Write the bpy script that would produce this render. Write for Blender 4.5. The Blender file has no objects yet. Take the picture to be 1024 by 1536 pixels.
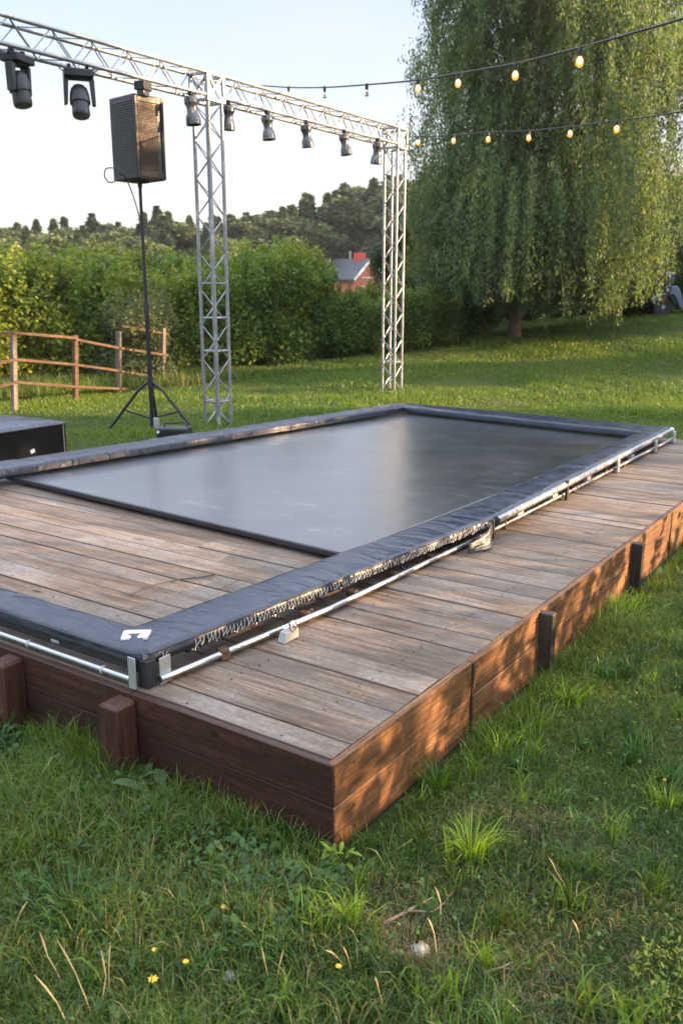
import bpy, math, random
import numpy as np
from mathutils import Vector, Matrix, noise
C = bpy.context.scene
COL = C.collection
PI = math.pi
R = math.radians

# ------------------------------------------------------------------ camera
CAMH = 1.8
FPX, W0, H0 = 1332.0, 1024, 1536
PITCH = math.atan(338 / 1332.)
YAW = R(34.5)
cd = bpy.data.cameras.new('camera'); cam = bpy.data.objects.new('camera', cd); COL.objects.link(cam)
cam.location = (0, 0, CAMH); cam.rotation_euler = (PI / 2 - PITCH, 0, YAW)
cd.sensor_fit = 'VERTICAL'; cd.sensor_height = 36; cd.lens = 36 * FPX / H0
cd.clip_start = .05; cd.clip_end = 2000
cd.dof.use_dof = True; cd.dof.focus_distance = 4.2; cd.dof.aperture_fstop = 4.0
C.camera = cam
CP = Vector((0, 0, CAMH))
FW = Vector((-math.sin(YAW) * math.cos(PITCH), math.cos(YAW) * math.cos(PITCH), -math.sin(PITCH)))
RT = Vector((math.cos(YAW), math.sin(YAW), 0)); UP = RT.cross(FW)
HF = Vector((-math.sin(YAW), math.cos(YAW), 0))

def ray(px, py): return FW * FPX + RT * (px - 512) - UP * (py - 768)
def at_z(px, py, z):
    d = ray(px, py); return CP + d * ((z - CAMH) / d.z)
def at_d(px, py, dist):          # dist = horizontal distance
    d = ray(px, py); return CP + d * (dist / math.hypot(d.x, d.y))
def at_x(px, py, x):
    d = ray(px, py); return CP + d * (x / d.x)
def ds(d, s):                    # forward / right metres -> world xy
    p = HF * d + RT * s; return p.x, p.y

# ------------------------------------------------------------------ terrain height
S_K = [-60, -8, -4.5, -2.6, 1.3, 4.0, 8.5, 14, 30, 60]
S_V = [-.1, 0.0, .02, .08, .50, .66, 1.22, 1.7, 2.4, 3.0]
def ground(x, y):
    x = np.asarray(x, float); y = np.asarray(y, float)
    d = -x * math.sin(YAW) + y * math.cos(YAW); s = x * math.cos(YAW) + y * math.sin(YAW)
    A = (np.interp(s - .8, S_K, S_V) + np.interp(s + .8, S_K, S_V) + np.interp(s, S_K, S_V)) / 3
    t = np.clip((d - 13.5) / 9.5, 0, 1); t = t * t * (3 - 2 * t)
    far = np.clip((d - 40) / 60, 0, 1)
    b = .018 * np.sin(x * 2.1 + 1.3 * np.sin(y * 1.3)) * np.sin(y * 1.7 + .8) + .012 * np.sin(x * 5.3 + y * 3.1) * np.sin(y * 4.4 - x * 1.9)
    inside = (x < -1.3) & (x > -6.8) & (y > 1.9) & (y < 9.5)
    b = np.where(inside, b * .2 - .02, b)
    return A * t * (1 - far * .6) + b
def gz(x, y): return float(ground(x, y))

# ------------------------------------------------------------------ helpers
def set_tag(o, label=None, cat=None, group=None, kind=None):
    if label: o['label'] = label
    if cat: o['category'] = cat
    if group: o['group'] = group
    if kind: o['kind'] = kind
    return o
def empty(name, loc=(0, 0, 0), rz=0, label=None, cat=None, group=None):
    o = bpy.data.objects.new(name, None); COL.objects.link(o)
    o.location = loc; o.rotation_euler = (0, 0, rz); o.empty_display_size = .1
    return set_tag(o, label, cat, group)

class MB:
    """collects shapes, built in WORLD (or thing-local) coordinates"""
    def __init__(s): s.v = []; s.f = []
    def add(s, vs, fs):
        n = len(s.v); s.v += [tuple(v) for v in vs]; s.f += [tuple(i + n for i in f) for f in fs]; return s
    def box(s, c, d, m=None):
        cx, cy, cz = c; a, b, e = d[0] / 2, d[1] / 2, d[2] / 2
        vs = [Vector((x * a, y * b, z * e)) for x in (-1, 1) for y in (-1, 1) for z in (-1, 1)]
        if m is not None: vs = [m @ v for v in vs]
        vs = [v + Vector(c) for v in vs]
        return s.add(vs, [(0, 1, 3, 2), (4, 6, 7, 5), (0, 4, 5, 1), (2, 3, 7, 6), (0, 2, 6, 4), (1, 5, 7, 3)])
    def bar(s, p0, p1, w, h, up=(0, 0, 1)):
        p0 = Vector(p0); p1 = Vector(p1); d = (p1 - p0); L = d.length; d.normalize()
        u = Vector(up); x = d.cross(u)
        if x.length < 1e-4: x = d.cross(Vector((1, 0, 0)))
        x.normalize(); z = x.cross(d)
        m = Matrix((x, d, z)).transposed()
        return s.box((p0 + p1) / 2, (w, L, h), m)
    def tube(s, pts, r, n=10, caps=True):
        pts = [Vector(p) for p in pts]; rr = r if isinstance(r, (list, tuple)) else [r] * len(pts)
        t0 = (pts[1] - pts[0]).normalized()
        a = t0.cross(Vector((0, 0, 1)))
        if a.length < .01: a = t0.cross(Vector((1, 0, 0)))
        a.normalize(); vs = []; fs = []
        for i, p in enumerate(pts):
            t = (pts[min(i + 1, len(pts) - 1)] - pts[max(i - 1, 0)])
            if t.length < 1e-9: t = t0
            t.normalize()
            a = (a - t * a.dot(t)); a.normalize(); b = t.cross(a)
            for k in range(n):
                q = 2 * PI * k / n; vs.append(p + (a * math.cos(q) + b * math.sin(q)) * rr[i])
        for i in range(len(pts) - 1):
            for k in range(n):
                k2 = (k + 1) % n
                fs.append((i * n + k, i * n + k2, (i + 1) * n + k2, (i + 1) * n + k))
        if caps:
            fs.append(tuple(range(n - 1, -1, -1))); m = (len(pts) - 1) * n; fs.append(tuple(range(m, m + n)))
        return s.add(vs, fs)
    def lathe(s, prof, o=(0, 0, 0), axis=(0, 0, 1), n=20):
        ax = Vector(axis).normalized(); a = ax.cross(Vector((0, 1, 0)))
        if a.length < .05: a = ax.cross(Vector((1, 0, 0)))
        a.normalize(); b = ax.cross(a); o = Vector(o); vs = []; fs = []
        for r, h in prof:
            for k in range(n):
                q = 2 * PI * k / n; vs.append(o + ax * h + (a * math.cos(q) + b * math.sin(q)) * max(r, 1e-4))
        for i in range(len(prof) - 1):
            for k in range(n):
                k2 = (k + 1) % n; fs.append((i * n + k, i * n + k2, (i + 1) * n + k2, (i + 1) * n + k))
        fs.append(tuple(range(n - 1, -1, -1))); m = (len(prof) - 1) * n; fs.append(tuple(range(m, m + n)))
        return s.add(vs, fs)
    def prism(s, poly, z0, z1):
        n = len(poly); vs = [(x, y, z0) for x, y in poly] + [(x, y, z1) for x, y in poly]
        fs = [tuple(range(n - 1, -1, -1)), tuple(range(n, 2 * n))] + [(i, (i + 1) % n, n + (i + 1) % n, n + i) for i in range(n)]
        return s.add(vs, fs)
    def build(s, name, mat, parent=None, bevel=0, smooth=30, label=None):
        me = bpy.data.meshes.new(name); me.from_pydata(s.v, [], s.f); me.materials.append(mat)
        if smooth:
            me.polygons.foreach_set('use_smooth', [True] * len(me.polygons)); me.set_sharp_from_angle(angle=R(smooth))
        o = bpy.data.objects.new(name, me); COL.objects.link(o)
        if parent is not None:
            o.parent = parent
        if bevel:
            b = o.modifiers.new('bevel', 'BEVEL'); b.width = bevel; b.segments = 2; b.limit_method = 'ANGLE'; b.angle_limit = R(40)
        if label: o['label'] = label
        return o

def copy_tree(o, parent=None):
    c = o.copy(); COL.objects.link(c)
    if parent is not None: c.parent = parent
    for ch in list(o.children): copy_tree(ch, c)
    return c

def np_mesh(name, V, T, tint, mat, parent=None, smooth=False):
    me = bpy.data.meshes.new(name)
    me.vertices.add(len(V)); me.vertices.foreach_set('co', np.ascontiguousarray(V, np.float32).ravel())
    k = T.shape[1]
    me.loops.add(T.size); me.loops.foreach_set('vertex_index', np.ascontiguousarray(T, np.int32).ravel())
    me.polygons.add(len(T)); me.polygons.foreach_set('loop_start', np.arange(0, T.size, k, dtype=np.int32))
    me.polygons.foreach_set('loop_total', np.full(len(T), k, np.int32))
    if smooth: me.polygons.foreach_set('use_smooth', np.ones(len(T), bool))
    ca = me.color_attributes.new('tint', 'FLOAT_COLOR', 'POINT')
    c4 = np.ones((len(V), 4), np.float32); c4[:, :3] = tint; ca.data.foreach_set('color', c4.ravel())
    me.update(calc_edges=True); me.validate()
    me.materials.append(mat)
    o = bpy.data.objects.new(name, me); COL.objects.link(o)
    if parent is not None: o.parent = parent
    return o

# ------------------------------------------------------------------ materials
def new_mat(name):
    m = bpy.data.materials.new(name); m.use_nodes = True; nt = m.node_tree
    b = nt.nodes['Principled BSDF']; return m, nt, b
def N(nt, t, **kw):
    n = nt.nodes.new(t)
    for k, v in kw.items():
        if k in n.inputs: n.inputs[k].default_value = v
        else: setattr(n, k, v)
    return n
def L(nt, a, b): nt.links.new(a, b)
def tex(nt, scale=(1, 1, 1), rot=(0, 0, 0)):
    g = N(nt, 'ShaderNodeNewGeometry'); m = N(nt, 'ShaderNodeMapping'); m.inputs['Scale'].default_value = scale; m.inputs['Rotation'].default_value = rot
    L(nt, g.outputs['Position'], m.inputs['Vector']); return m.outputs['Vector']
def otex(nt, scale=(1, 1, 1)):
    g = N(nt, 'ShaderNodeTexCoord'); m = N(nt, 'ShaderNodeMapping'); m.inputs['Scale'].default_value = scale
    L(nt, g.outputs['Object'], m.inputs['Vector']); return m.outputs['Vector']
def noi(nt, vec, scale, detail=4, rough=.6, dist=0):
    n = N(nt, 'ShaderNodeTexNoise'); n.inputs['Scale'].default_value = scale; n.inputs['Detail'].default_value = detail
    n.inputs['Roughness'].default_value = rough; n.inputs['Distortion'].default_value = dist; L(nt, vec, n.inputs['Vector']); return n.outputs['Fac']
def ramp(nt, fac, stops):
    r = N(nt, 'ShaderNodeValToRGB'); L(nt, fac, r.inputs['Fac']); e = r.color_ramp.elements
    while len(e) < len(stops): e.new(.5)
    for el, (p, c) in zip(e, stops):
        el.position = p; el.color = (c, c, c, 1) if isinstance(c, (int, float)) else (*c, 1)
    return r.outputs['Color']
def mix(nt, fac, a, b, mode='MIX'):
    m = N(nt, 'ShaderNodeMix', data_type='RGBA', blend_type=mode)
    for sock, v in ((m.inputs[0], fac), (m.inputs[6], a), (m.inputs[7], b)):
        if hasattr(v, 'is_linked') or hasattr(v, 'links'): L(nt, v, sock)
        elif isinstance(v, (int, float)): sock.default_value = v if sock == m.inputs[0] else (v, v, v, 1)
        else: sock.default_value = (*v, 1)
    return m.outputs[2]
def bump(nt, b, h, strength=.3, dist=.01):
    n = N(nt, 'ShaderNodeBump'); n.inputs['Strength'].default_value = strength; n.inputs['Distance'].default_value = dist
    L(nt, h, n.inputs['Height']); L(nt, n.outputs['Normal'], b.inputs['Normal'])

def simple(name, col, rough=.5, metal=0, var=.25, scale=8, bumps=.15, dirt=None, coord='w', spec=None):
    m, nt, b = new_mat(name); v = tex(nt) if coord == 'w' else otex(nt)
    n = noi(nt, v, scale, 6, .65)
    c = mix(nt, n, tuple(x * (1 - var) for x in col), tuple(min(1, x * (1 + var)) for x in col))
    if dirt:
        d = ramp(nt, noi(nt, v, scale * .6, 8, .7), [(.52, 0), (.66, 1)])
        c = mix(nt, d, c, dirt)
    L(nt, c, b.inputs['Base Color']); b.inputs['Metallic'].default_value = metal
    r = ramp(nt, noi(nt, v, scale * 2.3, 4), [(.3, max(0, rough - .1)), (.7, min(1, rough + .12))]); L(nt, r, b.inputs['Roughness'])
    if spec is not None: b.inputs['Specular IOR Level'].default_value = spec
    if bumps: bump(nt, b, noi(nt, v, scale * 6, 6, .7), bumps, .004)
    return m

def leaf_mat(name, trans=.35, rough=.5, spec=.3):
    m, nt, b = new_mat(name); a = N(nt, 'ShaderNodeVertexColor', layer_name='tint')
    L(nt, a.outputs['Color'], b.inputs['Base Color']); b.inputs['Roughness'].default_value = rough
    b.inputs['Specular IOR Level'].default_value = spec
    t = N(nt, 'ShaderNodeBsdfTranslucent')
    tc = mix(nt, 1.0, a.outputs['Color'], (1.5, 1.45, .6), 'MULTIPLY'); L(nt, tc, t.inputs['Color'])
    ms = N(nt, 'ShaderNodeMixShader'); ms.inputs[0].default_value = trans
    L(nt, b.outputs[0], ms.inputs[1]); L(nt, t.outputs[0], ms.inputs[2])
    L(nt, ms.outputs[0], nt.nodes['Material Output'].inputs['Surface']); return m

def wood(name, dark, light, grain, along=0, silver=None, rough=.7, island=True, scale=1.0):
    """along = axis the grain runs on"""
    m, nt, b = new_mat(name)
    sc = [26 * scale, 26 * scale, 26 * scale]; sc[along] = 1.6 * scale
    g = N(nt, 'ShaderNodeNewGeometry')
    rnd = N(nt, 'ShaderNodeVectorMath', operation='SCALE'); rnd.inputs[0].default_value = (37, 53, 71); L(nt, g.outputs['Random Per Island'], rnd.inputs['Scale'])
    ad = N(nt, 'ShaderNodeVectorMath', operation='ADD'); L(nt, g.outputs['Position'], ad.inputs[0]); L(nt, rnd.outputs[0], ad.inputs[1])
    def mp(s):
        q = N(nt, 'ShaderNodeMapping'); q.inputs['Scale'].default_value = s; L(nt, ad.outputs[0], q.inputs['Vector']); return q.outputs['Vector']
    v = mp(sc); n1 = noi(nt, v, 1.0, 8, .62, 1.2)
    sc2 = [c * 3.2 for c in sc]; sc2[along] = 3.0
    n2 = noi(nt, mp(sc2), 1.0, 6, .7, .3)
    sc3 = [3.0, 3.0, 3.0]; sc3[along] = 1.1
    n3 = noi(nt, mp(sc3), 1.0, 4, .6, .5)
    c = mix(nt, ramp(nt, n1, [(.30, 0), (.68, 1)]), dark, light)
    c = mix(nt, ramp(nt, n2, [(.36, 0), (.62, 1)]), mix(nt, 1, c, grain, 'MULTIPLY'), c)
    if silver: c = mix(nt, ramp(nt, n3, [(.42, 0), (.66, .75)]), c, silver)
    sc5 = [150 * scale] * 3; sc5[along] = 4.5 * scale
    n5 = noi(nt, mp(sc5), 1.0, 3, .6, .8); c = mix(nt, ramp(nt, n5, [(.60, 0), (.66, .75)]), c, tuple(x * .40 for x in dark))
    n6 = noi(nt, mp([55 * scale] * 3), 1.0, 7, .75); c = mix(nt, ramp(nt, n6, [(.38, .0), (.60, .8)]), c, mix(nt, 1, c, (.58, .56, .54), 'MULTIPLY'))
    # per-board tone
    t = N(nt, 'ShaderNodeMapRange'); L(nt, g.outputs['Random Per Island'], t.inputs[0]); t.inputs[3].default_value = .74; t.inputs[4].default_value = 1.22
    c = mix(nt, 1.0, c, t.outputs[0], 'MULTIPLY')
    # dark mildew and knots
    k = N(nt, 'ShaderNodeTexVoronoi'); k.inputs['Scale'].default_value = 1.0; s4 = [4.2, 4.2, 4.2]; s4[along] = 1.7; L(nt, mp(s4), k.inputs['Vector'])
    kn = ramp(nt, k.outputs['Distance'], [(.035, 1), (.085, 0)])
    c = mix(nt, kn, c, tuple(x * .25 for x in dark))
    mil = ramp(nt, noi(nt, mp([1.3, 1.3, 1.3]), 1.0, 9, .72), [(.46, 0), (.66, .7)])
    c = mix(nt, mil, c, tuple(x * .55 for x in dark))
    L(nt, c, b.inputs['Base Color'])
    L(nt, ramp(nt, n1, [(.2, rough + .12), (.8, rough - .12)]), b.inputs['Roughness'])
    b.inputs['Specular IOR Level'].default_value = .35
    hb = mix(nt, .5, n1, n2); bump(nt, b, mix(nt, .3, hb, n6), .7, .006)
    return m

M = {}
M['deck'] = wood('weathered_deck_wood', (.120, .083, .056), (.37, .272, .188), (.38, .34, .31), 0, (.265, .240, .215), .62)
M['side'] = wood('sunlit_stained_board', (.15, .066, .029), (.42, .205, .085), (.45, .38, .33), 1, None, .58, scale=.8)  # sunlit copy of the board stain, warm sun put into the colour
M['front'] = wood('shaded_stained_board', (.042, .018, .013), (.105, .045, .032), (.5, .42, .4), 0, None, .55, scale=.8)  # same stain darkened, the front's shade put into the colour
M['post'] = wood('stained_post', (.055, .023, .015), (.13, .055, .036), (.5, .4, .38), 2, None, .55, scale=.8)
M['darkpost'] = wood('dark_post', (.030, .024, .020), (.085, .065, .050), (.5, .5, .5), 2, None, .5, scale=.8)
M['fence'] = wood('fence_wood', (.12, .10, .08), (.27, .22, .175), (.5, .45, .4), 2, (.30, .28, .26), .8, scale=.6)
M['rail'] = wood('fence_rail_wood', (.085, .050, .030), (.20, .120, .070), (.6, .5, .4), 1, None, .7, scale=.5)
M['pipe'] = simple('galvanised_steel', (.44, .455, .48), .33, 1, .12, 9, .0)
M['alu'] = simple('truss_aluminium', (.27, .28, .30), .38, .6, .10, 6, .03, (.56, .56, .56))
M['guard'] = simple('crumpled_sheet_metal', (.10, .10, .095), .35, .7, .5, 30, .5, (.10, .09, .08))
M['plate'] = simple('zinc_plate', (.40, .42, .41), .45, .5, .22, 14, .1, (.40, .38, .34))
M['black'] = simple('black_plastic', (.022, .023, .026), .42, 0, .3, 12, .08)
M['blackmetal'] = simple('black_painted_metal', (.018, .018, .024), .35, .2, .3, 12, .05)
M['lamp'] = simple('lamp_housing', (.085, .090, .092), .30, .55, .5, 14, .05, (.30, .28, .24))
M['case'] = simple('black_vinyl_case', (.007, .006, .006), .55, 0, .3, 6, .05, spec=.2)
M['white'] = simple('white_marking', (.78, .80, .84), .5, 0, .08, 30, .05)
M['cord'] = simple('white_lacing_cord', (.33, .32, .31), .6, 0, .25, 60, .05)
M['spring'] = simple('spring_steel', (.55, .52, .48), .35, 1, .2, 20, 0)
M['rubber'] = simple('dark_rubber', (.018, .018, .02), .55, 0, .3, 10, .1)
M['cable'] = simple('black_cable', (.012, .012, .013), .5, 0, .2, 10, 0)
M['bark'] = simple('bark', (.15, .105, .075), .9, 0, .5, 7, .8)
M['twig'] = simple('dry_twig', (.24, .17, .12), .85, 0, .4, 20, .4)
M['stone'] = simple('pale_stone', (.42, .40, .37), .85, 0, .3, 30, .5)
M['redwall'] = simple('red_painted_wall', (.60, .17, .09), .8, 0, .2, .6, .1)
M['roof'] = simple('grey_roof', (.055, .062, .075), .6, 0, .2, .8, .1)
M['trim'] = simple('white_trim', (.72, .70, .68), .6, 0, .08, 2, 0)
M['brick'] = simple('chimney_red', (.62, .07, .05), .8, 0, .2, 3, 0)
M['window'] = simple('window_glass', (.10, .12, .14), .1, 0, .2, 3, 0)
M['blue'] = simple('pale_blue_paint', (.13, .17, .25), .3, .1, .12, 5, .02)
M['red'] = simple('red_reflector', (.5, .03, .02), .3, 0, .1, 5, 0)
M['leaf'] = leaf_mat('foliage', .42)
M['needle'] = leaf_mat('far_foliage', .15, .8, .1)
M['grass'] = leaf_mat('grass_blades', .38, .42, .35)
M['petal'] = simple('yellow_petal', (.80, .45, .04), .6, 0, .15, 50, 0)

def vinyl(name, col, rough, wr=.5):
    m, nt, b = new_mat(name); v = tex(nt)
    n = noi(nt, v, 3.0, 6, .6)
    c = mix(nt, n, tuple(x * .75 for x in col), tuple(x * 1.35 for x in col))
    dust = ramp(nt, noi(nt, v, 7, 9, .72), [(.52, 0), (.80, .28)])
    c = mix(nt, dust, c, (.065, .085, .125))  # dust tinted blue, the bluish sheen put into its colour
    L(nt, c, b.inputs['Base Color'])
    L(nt, ramp(nt, noi(nt, v, 10, 5, .6), [(.3, rough - .08), (.7, rough + .12)]), b.inputs['Roughness'])
    b.inputs['Specular IOR Level'].default_value = .6
    w = noi(nt, tex(nt, (3, 9, 3)), 1.0, 3, .5, 1.5); f = noi(nt, v, 90, 3, .6)
    h = mix(nt, .035, w, f); bump(nt, b, h, wr, .02); return m
M['pad'] = vinyl('navy_vinyl', (.010, .018, .040), .30, .75)
M['skirt'] = vinyl('black_vinyl_skirt', (.012, .013, .016), .50, .4)

def mat_surface():
    m, nt, b = new_mat('trampoline_mat_fabric'); v = tex(nt)
    n = noi(nt, v, 1.2, 5, .6)
    c = mix(nt, n, (.006, .009, .018), (.013, .018, .032))
    # chalky scuffs, streaked roughly across the bed
    sv = tex(nt, (2.2, 5.5, 1), (0, 0, R(-25)))
    s1 = ramp(nt, noi(nt, sv, 1.5, 9, .68, .9), [(.55, 0), (.70, .5)])
    s2 = ramp(nt, noi(nt, v, 1.1, 3, .5), [(.45, 0), (.62, 1)])
    sc = mix(nt, 1.0, s1, s2, 'MULTIPLY'); c = mix(nt, sc, c, (.28, .31, .36))
    dust = ramp(nt, noi(nt, v, 2.6, 8, .75), [(.45, 0), (.8, .25)]); c = mix(nt, dust, c, (.08, .09, .11))
    L(nt, c, b.inputs['Base Color'])
    L(nt, ramp(nt, noi(nt, v, 2.0, 6, .6), [(.3, .27), (.7, .40)]), b.inputs['Roughness'])
    b.inputs['Specular IOR Level'].default_value = .9; b.inputs['Coat Weight'].default_value = .9; b.inputs['Coat Roughness'].default_value = .22; b.inputs['Coat IOR'].default_value = 1.6
    wv = N(nt, 'ShaderNodeTexWave'); wv.inputs['Scale'].default_value = 130; L(nt, v, wv.inputs['Vector'])
    h = mix(nt, .3, noi(nt, v, 60, 4, .7), noi(nt, v, 1.7, 2, .5)); bump(nt, b, h, .07, .02); return m
M['mat'] = mat_surface()

def ground_mat():
    m, nt, b = new_mat('soil_and_turf'); v = tex(nt)
    a = noi(nt, v, 1.1, 8, .65); f = noi(nt, v, 34, 8, .75); n3 = noi(nt, v, .35, 5, .6)
    g = mix(nt, ramp(nt, f, [(.3, 0), (.7, 1)]), (.012, .026, .006), (.055, .085, .020))
    g = mix(nt, ramp(nt, n3, [(.35, 0), (.7, .7)]), g, (.085, .105, .028))
    e = mix(nt, f, (.045, .034, .022), (.15, .12, .085))
    c = mix(nt, ramp(nt, a, [(.55, 0), (.68, .8)]), g, e)
    L(nt, c, b.inputs['Base Color']); b.inputs['Roughness'].default_value = .95; b.inputs['Specular IOR Level'].default_value = .1
    bump(nt, b, f, 1.0, .03); return m
M['ground'] = ground_mat()

def glass_mat(name, emit=None, strength=0):
    m, nt, b = new_mat(name)
    if emit:
        b.inputs['Base Color'].default_value = (1, .8, .5, 1); b.inputs['Emission Color'].default_value = (*emit, 1)
        b.inputs['Emission Strength'].default_value = strength; b.inputs['Roughness'].default_value = .2
    else:
        b.inputs['Transmission Weight'].default_value = .9; b.inputs['Roughness'].default_value = .03; b.inputs['IOR'].default_value = 1.2
        b.inputs['Base Color'].default_value = (.95, .93, .9, 1)
    return m
M['bulb_core'] = glass_mat('lit_filament', (1, .60, .24), 13)
def bulb_mat():
    m, nt, b = new_mat('lit_bulb'); e = N(nt, 'ShaderNodeEmission'); e.inputs['Color'].default_value = (1, .27, .05, 1); e.inputs['Strength'].default_value = .8
    t = N(nt, 'ShaderNodeBsdfTransparent'); t.inputs['Color'].default_value = (1, .9, .75, 1); ms = N(nt, 'ShaderNodeMixShader'); ms.inputs[0].default_value = .6
    L(nt, t.outputs[0], ms.inputs[1]); L(nt, e.outputs[0], ms.inputs[2]); L(nt, ms.outputs[0], nt.nodes['Material Output'].inputs['Surface']); return m
M['bulb_on'] = bulb_mat()
M['bulb_off'] = glass_mat('clear_bulb'); M['lens'] = simple('lamp_lens', (.10, .12, .13), .08, 0, .1, 5, 0)

# ------------------------------------------------------------------ ground sheet
def make_ground():
    def axis(lo, hi, f0, f1, fine, g=1.16):
        a = list(np.arange(f0, f1, fine)); st = fine; x = f1
        while x < hi: a.append(x); st *= g; x += st
        a.append(hi); st = fine; x = f0
        b = []
        while x > lo: st *= g; x -= st; b.append(x)
        b[-1] = lo
        return np.array(b[::-1] + a)
    xs = axis(-700, 700, -14, 5, .10); ys = axis(-700, 700, -2, 16, .10)
    X, Y = np.meshgrid(xs, ys); Z = ground(X, Y)
    V = np.stack([X, Y, Z], -1).reshape(-1, 3); nx, ny = len(xs), len(ys)
    i = np.arange(ny - 1)[:, None] * nx + np.arange(nx - 1)[None]; i = i.ravel()
    F = np.stack([i, i + 1, i + nx + 1, i + nx], 1)
    o = np_mesh('ground', V, F, (1, 1, 1), M['ground'], smooth=True); o['kind'] = 'structure'
make_ground()

# ------------------------------------------------------------------ grass
rng = np.random.default_rng(7)
def vnoise(x, y, sc, seed=0):
    r = np.random.default_rng(seed); tot = np.zeros_like(x)
    for k in range(7):
        a = r.uniform(0, 2 * PI); f = sc * r.uniform(.6, 1.7); ph = r.uniform(0, 6.28)
        u = x * math.cos(a) + y * math.sin(a); w = -x * math.sin(a) + y * math.cos(a)
        tot += np.sin(u * f + ph + 1.5 * np.sin(w * f * .7 + ph * 2))
    return tot / 7 ** .5 / .9          # ~N(0,.8)
def in_deck(x, y, m=0.0): return (x < -1.43 + m) & (x > -6.6 - m) & (y > 2.085 - m) & (y < 9.28 + m)

def blades(x, y, length, width, tint, lean=.55, seed=1, lift=0):
    r = np.random.default_rng(seed); n = len(x)
    az = r.uniform(0, 2 * PI, n); ln = np.abs(r.normal(lean, .28, n)); ln = np.clip(ln, .05, 1.35)
    wd = r.uniform(0, 2 * PI, n); z = ground(x, y) - .004 + lift
    dx, dy = np.cos(az), np.sin(az); sx, sy = np.cos(wd), np.sin(wd)
    rows = []
    for t, w in ((0, 1), (.38, .9), (.74, .62)):
        b = ln * (t ** 1.6); hx = length * t * np.sin(b) * 1.0; hz = length * t * np.cos(b)
        for s in (-.5, .5):
            rows.append(np.stack([x + dx * hx + sx * width * w * s, y + dy * hx + sy * width * w * s, z + hz], 1))
    b = ln * 1.15; rows.append(np.stack([x + dx * length * np.sin(b), y + dy * length * np.sin(b), z + length * np.cos(b)], 1))
    V = np.stack(rows, 1).reshape(-1, 3)
    base = np.arange(n)[:, None] * 7
    tri = np.array([[0, 1, 3], [0, 3, 2], [2, 3, 5], [2, 5, 4], [4, 5, 6]])
    T = (base[:, None, :] + tri[None]).reshape(-1, 3)
    sh = np.array([.62, .62, .9, .9, 1.05, 1.05, 1.15])   # darker at the foot, paler at the tip
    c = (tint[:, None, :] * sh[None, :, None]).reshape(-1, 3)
    return V, T, c
def merge(parts):
    Vs, Ts, Cs = [], [], []; o = 0
    for V, T, c in parts:
        Vs.append(V); Ts.append(T + o); Cs.append(c); o += len(V)
    return np.concatenate(Vs), np.concatenate(Ts), np.concatenate(Cs)
def grass_tint(x, y, n, r, dry=.06):
    base = np.array([.060, .125, .016]); yel = np.array([.150, .200, .022]); blu = np.array([.045, .105, .034]); straw = np.array([.30, .25, .12])
    a = np.clip(.5 + .34 * vnoise(x, y, 1.3, 3) + r.normal(0, .28, n), 0, 1)[:, None]
    c = (base * (1 - a) + yel * a) * 1.0
    b = np.clip(.25 + .4 * vnoise(x, y, .9, 5) + r.normal(0, .2, n), 0, .8)[:, None]; c = c * (1 - b) + blu * b
    s = (r.random(n) < dry * np.clip(1 + .9 * vnoise(x, y, 2.1, 9), .1, 3))[:, None]; c = np.where(s, straw * r.uniform(.5, 1.1, (n, 1)), c)
    return c * r.uniform(.65, 1.35, (n, 1))

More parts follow.
